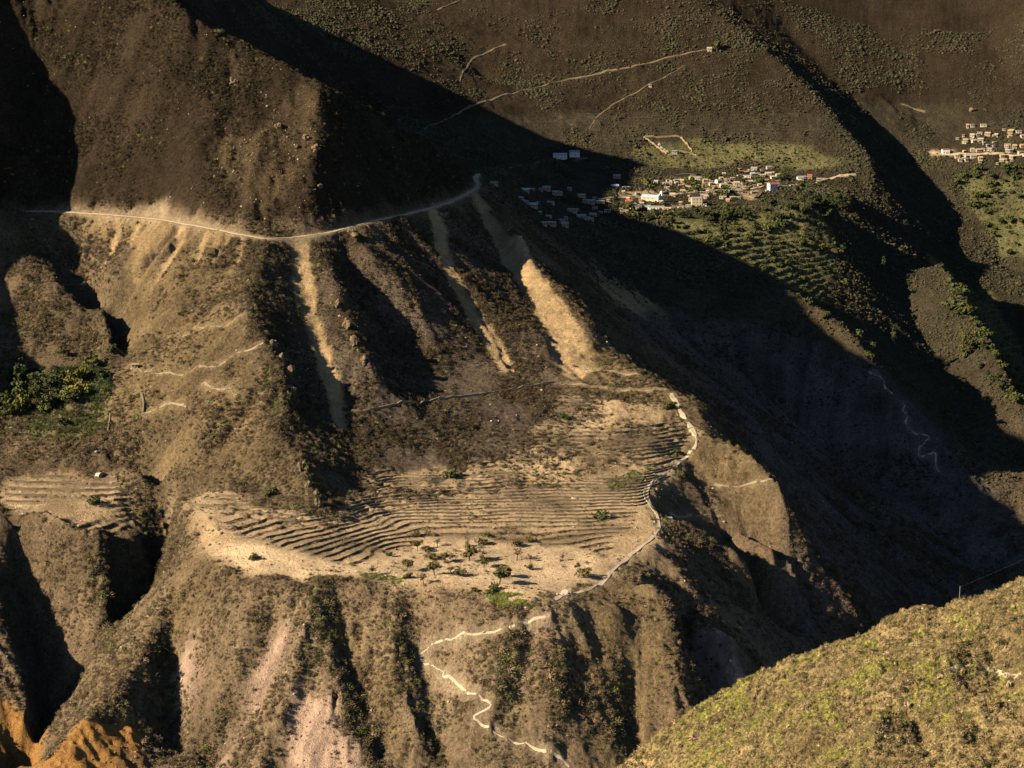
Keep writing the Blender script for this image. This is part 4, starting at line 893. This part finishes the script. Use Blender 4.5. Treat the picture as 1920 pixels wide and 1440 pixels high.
for px, what in (([(1207,258),(1228,272),(1250,286)],'left'), ([(1276,257),(1287,270),(1298,282)],'right'), ([(1209,257),(1240,256),(1275,256)],'back'), ([(1252,287),(1280,288),(1306,289)],'front')):
    wall_line('adobe_wall', px, 2.3, 0.6, M_MUD, '%s mud wall of the square cemetery above the village' % what, 'wall', 'cemetery walls')
for i, (u, v) in enumerate(((1240,277),(1246,279),(1236,273),(1251,281))):
    vs, fs = [], []; box(vs, fs, (0,0,0.5), (2.6,1.4,2.2)); box(vs, fs, (0,0.5,2.1), (1.2,0.4,1.2)); o = mesh_obj('tomb', vs, fs, M_ADOBE[4]); put(o, u, v, 0.2, 0); tag(o, ('largest', 'second', 'uppermost', 'lowest')[i]+' white tomb inside the cemetery walls', 'tomb', 'tombs in the cemetery')
for px, what in (([(1243,396),(1268,395),(1290,393)],'low wall along the front of the dusty village plaza'), ([(1292,334),(1305,345),(1318,352)],'mud wall running down the bare slope above the tall block'), ([(1262,340),(1280,350),(1296,352)],'mud wall at the foot of the bare dusty scar in the village'), ([(1405,368),(1420,371),(1432,362)],'mud wall of the yard below the road bend'), ([(1330,341),(1350,337),(1370,340)],'mud wall round a plot in the middle of the village'), ([(1420,325),(1435,322),(1452,325)],'mud wall between the two topmost village houses')):
    wall_line('yard_wall', px, 1.7, 0.5, M_MUD, what, 'wall', 'yard walls in the village')
wall_line('stone_wall', [(642,776),(750,762),(850,748),(930,735),(1038,720)], 1.3, 1.0, M_STONE, 'long low stone wall across the scrub above the terraces', 'wall')
wall_line('stone_wall', [(202,808),(205,795),(206,780)], 1.8, 0.9, M_STONE, 'short dark stone wall beside the green plot on the left', 'wall')
wall_line('stone_wall', [(268,775),(270,760),(265,745)], 1.6, 0.9, M_STONE, 'short stone wall on the slope right of the green plot', 'wall')
# ------------------------------------------------------------------ terrace walls (pieces of the canyon ground)
def contour_walls():
    out = []
    sub = 2
    for side, H, m in (('c', TH, TSETS[0][0]), ('u', 1.5, TSETS[1][0]), ('l', 2.6, TSETS[2][0])):
        j0, j1 = np.searchsorted(rx, (-340, 125)); i0, i1 = np.searchsorted(ry, (1480, 1800))
        Q = RZT[i0:i1, j0:j1]/H; Mk = m[i0:i1, j0:j1]
        xs = rx[j0:j1]; yy_ = ry[i0:i1]
        brk = sstep(-0.55, -0.25, fbm(RX[i0:i1, j0:j1], RY[i0:i1, j0:j1], 38, 33, 2))
        for lev in range(int(Q.min()), int(Q.max())+1):
            D_ = Q-lev; run_ = []
            prev = None
            for j in range(len(xs)):
                c = np.where((D_[:-1, j] < 0) & (D_[1:, j] >= 0) & (Mk[:-1, j] > 0.6) & (brk[:-1, j] > 0.5))[0]
                yv = None
                if len(c):
                    ys_ = yy_[c]-RH*D_[c, j]/(D_[c+1, j]-D_[c, j])
                    yv = float(ys_[np.argmin(np.abs(ys_-prev))]) if prev is not None else float(ys_[0])
                    if prev is not None and abs(yv-prev) > 9: yv = None
                if yv is None:
                    if len(run_) > 4: out.append(run_)
                    run_ = []; prev = None
                else:
                    run_.append((float(xs[j]), yv)); prev = yv
            if len(run_) > 4: out.append(run_)
    return out
segs = []
for rn in contour_walls():
    k = 0
    while k < len(rn)-4:
        L_ = random.randint(9, 22); s = rn[k:k+L_]; k += L_+random.randint(-1, 1)
        if len(s) > 4 and random.random() > 0.06: segs.append(s)
segs.sort(key=lambda s: -len(s)); segs = segs[:280]
wa = 0
for s in segs:
    s = np.array(s); vs, fs = [], []
    hh0 = random.uniform(0.6, 1.1); zt = bilr(RZT, s[:,0], s[:,1])
    y1 = s[:,1]-0.35
    g = ground(s[:,0], y1, False)[0]; gt = ground(s[:,0], y1+1.2, False)[0]
    for i in range(len(s)):
        top = max(g[i], gt[i])+0.25*hh0+random.uniform(-0.12, 0.16); t = 0.45
        for dy, zz in ((-t, min(g[i], gt[i])-0.9), (-t*0.7, top), (t, top+random.uniform(-0.1, 0.1)), (t*1.4, min(g[i], gt[i])-0.9)):
            vs.append((s[i,0]+random.uniform(-0.2, 0.2), y1[i]+dy+random.uniform(-0.12, 0.12), zz))
        if i:
            b = 4*i
            for k in range(3): fs.append((b-4+k, b-3+k, b+k+1, b+k))
    fs += [(0,1,2,3), tuple(len(vs)-4+k for k in (3,2,1,0))]
    mesh_obj('terrace_wall', vs, fs, M_WALL, terrain)
print('terrace walls', len(segs))
# ------------------------------------------------------------------ trees
M_BARK = simple_mat('bark', (0.11,0.085,0.06), 0.95, 0.3, 2.0)
def leaf_mat(name, col):
    m, t, b = new_mat(name, 0.8); oi = node(t, 'ShaderNodeObjectInfo'); tc = node(t, 'ShaderNodeTexCoord'); nz = node(t, 'ShaderNodeTexNoise', Scale=1.1, Detail=4.0); t.links.new(tc.outputs['Object'], nz.inputs['Vector'])
    c = mixcol(t, tuple(x*0.55 for x in col), tuple(x*1.5 for x in col), nz.outputs['Fac'])
    c2 = mixcol(t, c, (col[0]*1.5, col[1]*1.15, col[2]), oi.outputs['Random']); t.links.new(c2, b.inputs['Base Color']); b.inputs['Subsurface Weight'].default_value = 0.0
    return m
ML = {k: leaf_mat('leaves_'+k, c) for k, c in dict(olive=(0.095,0.095,0.035), dark=(0.040,0.055,0.022), mid=(0.065,0.085,0.026), lime=(0.12,0.135,0.03), grey=(0.13,0.115,0.07)).items()}
def tube(vs, fs, a, b, ra, rb, n=6):
    a, b = Vector(a), Vector(b); d = (b-a).normalized(); x = d.orthogonal().normalized(); y = d.cross(x); k = len(vs)
    for p, r_ in ((a, ra), (b, rb)):
        for i in range(n): q = p+(x*math.cos(6.2832*i/n)+y*math.sin(6.2832*i/n))*r_; vs.append(tuple(q))
    for i in range(n): fs.append((k+i, k+(i+1) % n, k+n+(i+1) % n, k+n+i))
def make_tree(name, h, w, leaf, shape, nleaf, seed, ls=0.22):
    rr = random.Random(seed); root = empty(name, (0, 0, 0)); vs, fs = [], []
    th = {'round':0.32, 'sparse':0.35, 'cone':0.12, 'bush':0.12, 'poplar':0.12}[shape]*h
    top = Vector((rr.uniform(-.1,.1)*w, rr.uniform(-.1,.1)*w, th)); tube(vs, fs, (0,0,-0.6), top, 0.035*h+0.05, 0.025*h+0.03)
    tips = []
    if shape in ('cone', 'poplar'):
        tube(vs, fs, top, (0, 0, h*0.95), 0.02*h, 0.01); 
        for i in range(34):
            f = rr.random(); z = th*0.6+(h-th*0.6)*f; R = w/2*((1-f)**0.8*(0.35+0.65*min(1, f*6)) if shape == 'cone' else math.sin(math.pi*min(0.97, 0.12+f*0.85))**0.7)
            a = rr.uniform(0, 6.28); tips.append((Vector((R*0.7*math.cos(a), R*0.7*math.sin(a), z)), 0.22*w*(0.5+R/w)))
    else:
        nb = 7 if shape == 'round' else 9
        for i in range(nb):
            a = 6.2832*i/nb+rr.uniform(-.4,.4); e = rr.uniform(0.25, 1.25); L_ = (h-th)*rr.uniform(0.5, 0.85)
            tip = top+Vector((math.cos(a)*math.cos(e)*w*0.42, math.sin(a)*math.cos(e)*w*0.42, math.sin(e)*L_*0.9)); tube(vs, fs, top, tip, 0.018*h+0.02, 0.008*h)
            tips.append((tip, w*rr.uniform(0.15, 0.26))); mid = (top+tip)/2+Vector((rr.uniform(-.1,.1)*w, rr.uniform(-.1,.1)*w, 0.08*h)); tips.append((mid, w*rr.uniform(0.12, 0.2)))
            t2 = tip+Vector((rr.uniform(-.18,.18)*w, rr.uniform(-.18,.18)*w, rr.uniform(-.05,.12)*h)); tube(vs, fs, tip, t2, 0.007*h, 0.004*h, 4); tips.append((t2, w*0.13))
    mesh_obj('trunk', vs, fs, M_BARK, root)
    vs, fs = [], []
    for i in range(nleaf):
        c, R = rr.choice(tips); v = Vector((rr.gauss(0,1), rr.gauss(0,1), rr.gauss(0,.8))); v = v.normalized()*R*rr.random()**0.45; p = c+v
        if p.z < 0.05*h: p.z = 0.05*h
        n = (v.normalized()+Vector((rr.uniform(-.6,.6), rr.uniform(-.6,.6), rr.uniform(-.3,.8)))).normalized(); x = n.orthogonal().normalized(); y = n.cross(x); s = ls*rr.uniform(0.6, 1.4); k = len(vs)
        a = rr.uniform(0, 6.28); x, y = x*math.cos(a)+y*math.sin(a), y*math.cos(a)-x*math.sin(a)
        vs += [tuple(p-x*s), tuple(p-y*s*0.6+n*s*0.2), tuple(p+x*s), tuple(p+y*s*0.6+n*s*0.2)]; fs.append((k,k+1,k+2,k+3))
    mesh_obj('crown', vs, fs, ML[leaf], root)
    return root
TP = {}
def tree(kind, u, v, hpx, label, cat='tree', group=None, wf=None, loc=None):
    """hpx: height in the picture's pixels"""
    spec = {'round': ('tree', 'olive', 'round', 5.0, 4.6, 520, 0.36), 'sparse': ('tree', 'grey', 'sparse', 5.0, 3.8, 240, 0.24), 'dark': ('tree', 'dark', 'round', 6.0, 6.2, 560, 0.5), 'mid': ('tree', 'mid', 'round', 5.0, 5.0, 520, 0.42), 'lime': ('tree', 'lime', 'round', 5.0, 6.0, 560, 0.42), 'cypress': ('cypress_tree', 'dark', 'cone', 10.0, 3.6, 620, 0.5), 'poplar': ('poplar_tree', 'mid', 'poplar', 10.0, 3.0, 520, 0.46), 'bush': ('bush', 'mid', 'bush', 2.2, 3.2, 300, 0.27), 'greybush': ('bush', 'olive', 'bush', 2.2, 3.0, 240, 0.22), 'greypoplar': ('poplar_tree', 'grey', 'poplar', 8.0, 2.4, 300, 0.26)}[kind]
    var = len([1 for k in TP if k[0] == kind]); key = (kind, random.randint(0, 2))
    if key not in TP: TP[key] = make_tree(spec[0], spec[3], spec[4], spec[1], spec[2], spec[5], hash(kind) % 97+key[1]*7 if False else sum(map(ord, kind))+key[1]*7, spec[6]); o = TP[key]
    else: o = copy_tree(TP[key])
    p = loc or spot(u, v); hm = (1.7 if kind in ('round','sparse','greybush','bush') else 1.35)*hpx*p[1]/FPX; s = hm/spec[3]
    o.location = (p[0], p[1], p[2]-0.15); o.scale = (s*random.uniform(0.9, 1.12),)*2+(s,); o.rotation_euler = (0, 0, random.uniform(0, 6.28))
    tag(o, label, cat, group); return o
BT = [('round',879,1053,21,'largest round olive tree standing in the middle of the bench field'),('round',907,1064,15,'round tree just right of and below the largest field tree'),('round',783,1034,15,'left tree of a close pair at the upper left of the field'),('greybush',798,1035,9,'low bush right of the close pair at the upper left of the field'),('greybush',807,1049,11,'pale bush below the close pair on the left of the field'),('round',835,1056,14,'leaning tree left of the largest field tree'),('round',761,1072,16,'rounded tree on the left part of the field with long shadow'),('round',815,1081,19,'tall tree on the lower left of the field'),('sparse',845,1081,14,'bare tree right of the tall lower left field tree'),('greybush',862,1081,12,'bushy tree at the right end of a row of three'),('round',935,1096,21,'larger lower tree of the overlapping pair near the field front'),('round',944,1084,17,'upper tree of the overlapping pair near the field front'),('sparse',795,1099,17,'thorny tree at the front rim of the field'),('bush',764,1085,8,'dark bush below the rounded tree on the left of the field'),('sparse',696,1081,14,'thin tree alone at the far left of the field'),('sparse',969,1051,18,'open crowned tree right of the field centre'),('sparse',994,1054,10,'small bare tree right of the open crowned tree'),('greybush',993,1069,9,'bush on the right of the field with a long shadow'),('sparse',1055,1052,9,'small flat topped tree on the right side of the field'),('round',1082,1069,9,'little dark tree at the right margin of the field'),('sparse',821,1026,11,'bare spreading tree at the top of the field'),('sparse',802,1007,11,'bare tree on the lowest terrace wall'),('greybush',776,1006,9,'wide bush on the terrace above the field'),('greypoplar',876,1027,23,'tall thin grey tree at the upper edge of the field'),('greybush',903,1023,10,'bush right of the tall thin grey tree'),('greybush',916,1007,8,'small bush on the terrace above the grey tree'),('greybush',993,1018,9,'bush on the terrace at the right above the field'),('greybush',1096,1083,14,'bush beside the trail at the right margin'),('bush',928,1109,9,'green bush at the front rim, left of the boulder'),('bush',919,1116,8,'lowest green bush on the front rim of the field'),('greybush',972,1026,11,'thin bush on the upper right of the field'),('bush',890,1113,6,'small green bush left on the front rim'),('bush',730,1044,6,'tiny dark bush on the left of the field'),('bush',477,1054,9,'lone bush on the bare spur left of the field'),('bush',505,928,11,'green bush below the rock pillar on the left slope'),('bush',845,898,13,'green bush in the scrub above the central terraces'),('bush',1130,972,12,'green bush on the right terraces near the trail'),('bush',1255,765,10,'bush at the top bend of the ridge trail'),('bush',178,948,11,'bush on the left terraces'),('bush',1058,785,9,'bush at the upper left of the right terraces'),('bush',1270,850,7,'bush near the sharp bend of the ridge trail')]
for k, u, v, h_, lb in BT: tree(k, u, v, h_, lb, 'bush' if 'bush' in k else 'tree', 'trees and bushes on the bench')
for k, u, v, h_, lb in [('cypress',1155,396,30,'tall dark cypress at the left edge of the sunlit village'),('mid',1216,362,23,'tall loose tree uphill of the church'),('mid',1180,398,16,'tree among the roofs below the red roofed house'),('cypress',1360,462,34,'tall slender tree in the terraces below the village'),('cypress',1352,440,24,'slimmer tree left of the tall one below the village'),('mid',1345,94,15,'tree beside the lone white house on the far slope'),('cypress',1656,516,26,'bright tipped cypress rising from the dark hollow, uppermost'),('cypress',1602,535,15,'small cypress left in the dark hollow'),('cypress',1676,648,28,'slender cypress lower down in the dark hollow'),('poplar',1807,672,36,'tallest slender tree in the dark hollow on the right'),('cypress',1837,694,13,'first of three small cypresses at the shadow edge, left'),('cypress',1853,709,13,'second of three small cypresses at the shadow edge, middle'),('cypress',1870,716,13,'third of three small cypresses at the shadow edge, right'),('mid',1773,782,14,'lone small tree low in the dark canyon'),('cypress',34,735,48,'tall conifer at the left edge in the shade'),('dark',95,745,34,'large dark round tree in the grove on the left'),('dark',70,728,26,'dark tree behind the large one in the left grove'),('lime',150,722,28,'yellow green tree at the right end of the left grove'),('mid',125,760,22,'tree at the lower side of the left grove'),('dark',120,800,16,'dark tree standing in the green plot on the left'),('mid',165,742,16,'low tree right of the yellow green tree'),('mid',208,664,15,'bushy tree alone on the slope above the left grove'),('mid',118,676,16,'bushy tree under the shaded left slope'),('dark',50,770,18,'dark tree at the left side of the green plot'),('dark',15,770,20,'dark tree cut by the left picture edge')]:
    tree(k, u, v, h_, lb, 'tree')
rt = random.Random(3)
def grove(poly, n, kinds, hr, label, group):
    us_ = [p[0] for p in poly]; vs_ = [p[1] for p in poly]; k = 0
    cand = [(rt.uniform(min(us_), max(us_)), rt.uniform(min(vs_), max(vs_))) for i in range(n*5)]
    cand = [c for c in cand if inpoly(np.array([c[0]]), np.array([c[1]]), poly)[0]][:n]
    if not cand: return
    W_ = hit(cand)
    Zq = ground(W_[:,0], W_[:,1])[0]
    rank([tree(rt.choice(kinds), 0, 0, rt.uniform(*hr), label, 'tree', group, loc=(float(w_[0]), float(w_[1]), float(zq))) for w_, zq in zip(W_, Zq)], '%s from left: '+label)
grove([(1140,398),(1180,400),(1240,404),(1330,398),(1420,385),(1540,365),(1600,345),(1590,400),(1530,430),(1400,412),(1260,425),(1160,415)], 70, ['dark','mid','dark'], (8,15), 'dark green tree in the belt along the front of the village', 'trees along the village front')
grove([(1240,420),(1400,410),(1540,400),(1580,470),(1600,580),(1520,560),(1400,500),(1290,445)], 34, ['dark','mid','bush','mid'], (6,13), 'green tree on the terraces below the village', 'trees on the village terraces')
grove([(1280,340),(1400,320),(1530,335),(1520,350),(1400,366),(1300,375)], 26, ['dark','mid','bush'], (6,10), 'small tree between the houses of the sunlit village', 'trees between the village houses')
grove([(1750,480),(1790,540),(1860,640),(1920,740),(1920,790),(1840,690),(1770,570)], 45, ['mid','dark','bush'], (7,15), 'green tree on the sunlit strip beside the dark ravine', 'trees on the strip by the ravine')
grove([(1770,300),(1920,300),(1920,500),(1860,470),(1800,360)], 40, ['mid','dark','bush'], (5,11), 'dark tree on the terraces below the right village', 'trees below the right village')
grove([(1480,540),(1560,570),(1660,690),(1640,690),(1540,600)], 14, ['mid','bush'], (6,11), 'bush on the lowest sunlit rim above the dark canyon', 'bushes on the canyon rim')
grove([(0,700),(60,690),(190,690),(210,740),(150,765),(60,775),(0,790)], 30, ['dark','mid','dark','lime'], (14,28), 'tree of the dense green grove at the left edge', 'trees of the left grove')
# ------------------------------------------------------------------ boulders and outcrops
M_PALE = simple_mat('pale_boulder', (0.40,0.34,0.26), 0.9, 0.25, 0.9, 0.4)
M_CRAG = simple_mat('crag_rock', (0.17,0.122,0.07), 0.95, 0.4, 0.7, 0.7)
def rock(name, u, v, size, mat, label, cat='boulder', seed=1, tilt=0.0, parts=1):
    """angular, half-buried rock; a crag is several blocks grown together"""
    rr = np.random.default_rng(seed); bm = bmesh.new()
    for c in range(parts):
        vv = bmesh.ops.create_icosphere(bm, subdivisions=2, radius=1.0)['verts']
        planes = [(Vector(rr.normal(size=3)).normalized(), rr.uniform(0.35, 0.75)) for i in range(10)]
        k = 1.0 if parts == 1 else rr.uniform(0.32, 0.6); off = Vector((0, 0, 0)) if parts == 1 else Vector((rr.uniform(-.5, .5), rr.uniform(-.5, .5), rr.uniform(-.45, .5)))
        rot = Euler((rr.uniform(-.5, .5), rr.uniform(-.5, .5), rr.uniform(0, 6))).to_matrix(); st = Vector((rr.uniform(.7, 1.1), rr.uniform(.7, 1.1), rr.uniform(.7, 1.05)))
        for q in vv:
            for n_, d_ in planes:
                t_ = q.co.dot(n_)-d_
                if t_ > 0: q.co -= n_*t_
            p_ = rot @ Vector((q.co.x*st.x, q.co.y*st.y, q.co.z*st.z)); p_ = p_*k*(1.25 if parts == 1 else 1.35)+off+Vector(rr.normal(size=3))*0.02
            q.co = Vector((p_.x*size[0]/2, p_.y*size[1]/2, p_.z*size[2]/2+size[2]*0.15))
    me = bpy.data.meshes.new(name); bm.to_mesh(me); bm.free(); me.materials.append(mat)
    o = bpy.data.objects.new(name, me); COL.objects.link(o); p = spot(u, v); o.location = (p[0], p[1], p[2]-0.2); o.rotation_euler = (tilt, tilt*0.5, 0)
    tag(o, label, cat); return o
rock('boulder', 186, 895, (8.5,7,5.5), M_PALE, 'large pale boulder above the left terraces', seed=2)
rock('boulder', 1063, 1120, (6,5,5.5), M_PALE, 'pale pointed boulder at the right front of the bench field', seed=3)
rock('boulder', 1054, 1119, (3,3,2.4), M_PALE, 'smaller boulder left of the pointed one at the bench front', seed=9)
rock('boulder', 1077, 934, (4.2,3.6,2.8), M_PALE, 'boulder lying on the right part of the terraces', seed=4)
rock('boulder', 1154, 871, (2.6,2.2,1.8), M_PALE, 'small boulder on the upper right terraces', seed=5)
rock('boulder', 158, 531, (5,4,5), M_PALE, 'small pale boulder on the slope at upper left', seed=6)
rock('boulder', 1825, 210, (9,7,9), M_CRAG, 'square dark boulder above the right village', seed=7)
rock('boulder', 181, 850, (4,3.6,2.6), M_PALE, 'boulder just above the large pale one', seed=12)
rock('boulder', 18, 803, (6,4,3), M_PALE, 'pale boulder beside the green plot at the left edge', seed=13)
for i, (u, v, sz_, lb) in enumerate([(512,648,(7,6,9),'topmost pale crag on the sharp left ridge'),(527,676,(7,7,12),'second crag down the sharp left ridge'),(541,710,(8,7,11),'third and tallest crag of the sharp left ridge'),(550,745,(6,6,12),'lowest crag of the sharp left ridge'),(566,885,(6,6,10),'crag on the lower ridge above the dark cove'),(577,915,(5,5,9),'middle crag on the lower ridge above the dark cove'),(597,948,(7,6,11),'end pillar of the lower ridge beside the terraces'),(590,935,(5,5,8),'crag behind the end pillar of the lower ridge'),(632,570,(6,6,10),'upper golden crag on the second ridge below the road'),(650,612,(7,6,13),'middle golden crag on the second ridge below the road'),(664,645,(7,6,11),'lower golden crag on the second ridge below the road'),(683,682,(8,7,9),'last crag on the second ridge below the road'),(660,446,(12,8,9),'light rock outcrop just under the road at its dark stretch'),(598,352,(6,5,6),'rock lit alone in the shadow above the road'),(592,290,(9,8,8),'golden crag high on the edge of the big shadow'),(575,262,(8,7,7),'crag left of the golden one at the big shadow'),(520,235,(8,7,6),'dark crag on the upper face'),(438,150,(7,7,8),'long dark crag near the skyline of the upper face'),(830,403,(9,8,7),'pale knob under the road above the long scree chute'),(1075,690,(3.5,3,3.5),'small rock at the foot of the wide scree chute')]):
    rock('rock_outcrop', u, v, sz_, M_CRAG, lb, 'crag', 20+i, 0.15, 9)
M_CRAGD = simple_mat('dark_crag_rock', (0.10,0.072,0.042), 0.95, 0.45, 0.7, 0.7)
rk = random.Random(8); crags = []
for i in range(26):
    a_ = rk.random(); u = 420+170*a_+rk.uniform(-25, 20); v = 330-120*a_+rk.uniform(-40, 70); s_ = rk.uniform(2.5, 6)
    o = rock('rock_outcrop', u, v, (s_, s_*0.8, s_*rk.uniform(0.9, 1.5)), M_CRAGD, 'rough crag among the rocks high on the upper left face', 'crag', 90+i, 0.2, 7); o['group'] = 'crags on the upper left face'; crags.append(o); o.location.z -= s_*0.3
rank(crags, '%s from left of the rough crags high on the upper left face')
# ------------------------------------------------------------------ pole, wire, shelter
M_POLE = simple_mat('weathered_pole', (0.16,0.19,0.11), 0.9, 0.3, 3.0)
def pole(u, v, hpx, label):
    p = hill_spot(u, v+3); hm = hpx*p[1]/FPX; root = empty('wire_pole', p); vs, fs = [], []; tube(vs, fs, (0,0,-0.8), (0.12,0,hm), 0.17, 0.12, 10); vs.append((0.12,0,hm+0.02)); mesh_obj('shaft', vs, fs, M_POLE, root)
    vs, fs = [], []; tube(vs, fs, (0.12,0,hm-0.1), (0.12,0,hm+0.16), 0.14, 0.05, 8); mesh_obj('cap', vs, fs, M_POLE, root)
    vs, fs = [], []; tube(vs, fs, (0.12,0,hm-0.35), (0.42,0,hm-0.35), 0.04, 0.04, 6); tube(vs, fs, (0.40,0,hm-0.42), (0.40,0,hm-0.2), 0.07, 0.05, 8); mesh_obj('insulator', vs, fs, M_DARK, root)
    tag(root, label, 'pole'); return Vector(p)+Vector((0.4, 0, hm-0.2))
pa = pole(1799, 1117, 22, 'greenish pole standing on the near hilltop')
pb = pole(1911, 1097, 11, 'short post on the near slope by the right edge')
M_WIRE = simple_mat('wire', (0.22,0.22,0.24), 0.6, 0.1, 1.0)
far_end = Vector(P(2150, 935, 960)); vs, fs = [], []
for i in range(24):
    t0, t1 = i/24, (i+1)/24; f = lambda t: pa.lerp(far_end, t)+Vector((0, 0, -3.0*4*t*(1-t)*0.35)); tube(vs, fs, f(t0), f(t1), 0.014, 0.014, 5)
tag(mesh_obj('wire', vs, fs, M_WIRE), 'thin wire running from the hilltop pole up to the right', 'wire')
sh = empty('shelter', spot(1253, 968)); vs, fs = [], []
for x, y in ((-2,-1.3),(2,-1.3),(2,1.3),(-2,1.3)): 
    a_, b_ = [], []; tube(a_, b_, (x,y,-0.6), (x,y,2.0), 0.08, 0.08, 6); mesh_obj('post', a_, b_, M_WOOD, sh)
box(vs, fs, (0,0,2.1), (5.2,3.6,0.14)); mesh_obj('roof', vs, fs, M_ROOF['teal'], sh); vs, fs = [], []; box(vs, fs, (0,1.3,0.9), (4.2,0.2,2.2)); mesh_obj('wall', vs, fs, M_STONE, sh)
tag(sh, 'tiny green roofed shelter at the bend of the ridge trail', 'shelter')

# trail and rocks on the near hillside
hp = np.array([hill_spot(u, v) for u, v in ((1770,1266),(1785,1258),(1800,1252),(1820,1252),(1845,1257),(1870,1263),(1890,1268),(1915,1262))]); hp = smooth_line(hp, 2)
tt = np.gradient(hp[:, :2], axis=0); tt /= np.linalg.norm(tt, axis=1)[:, None]; vs, fs = [], []
for i in range(len(hp)):
    for s in (-1.1, -0.8, 0, 0.8, 1.1):
        x_, y_ = hp[i,0]-tt[i,1]*s, hp[i,1]+tt[i,0]*s; g_ = float(hf(np.array([x_]), np.array([y_]))[0]); vs.append((x_, y_, g_+(0.18 if abs(s) < 1 else -0.6)))
    if i:
        for k in range(4): fs.append((5*i-5+k, 5*i-4+k, 5*i+k+1, 5*i+k))
tag(mesh_obj('hill_trail', vs, fs, M_TRAILP), kind='structure')
M_HROCK = simple_mat('hill_rock', (0.30,0.22,0.12), 0.95, 0.4, 1.4, 0.7)
for i, (u, v, sz_, lb) in enumerate([(1700,1330,(3,3,4),'rock beside the dark cleft on the near hillside'),(1716,1308,(2.4,2.2,3),'rock at the upper end of the cleft on the near hillside'),(1762,1272,(3.2,2.4,2.2),'pale rock at the start of the hillside trail'),(1885,1225,(3,2.4,4),'rock above the hillside trail near the right edge'),(1890,1290,(3,3,4),'rock below the hillside trail near the right edge'),(1300,1385,(4,3,2.5),'dark rock low on the left end of the near hillside'),(1818,1150,(1.6,1.4,1.2),'small rock below the pole on the near hilltop')]):
    o = rock('hill_rock', 900, 1000, sz_, M_HROCK, lb, 'rock', 60+i, 0.1, 6); o.location = hill_spot(u, v)
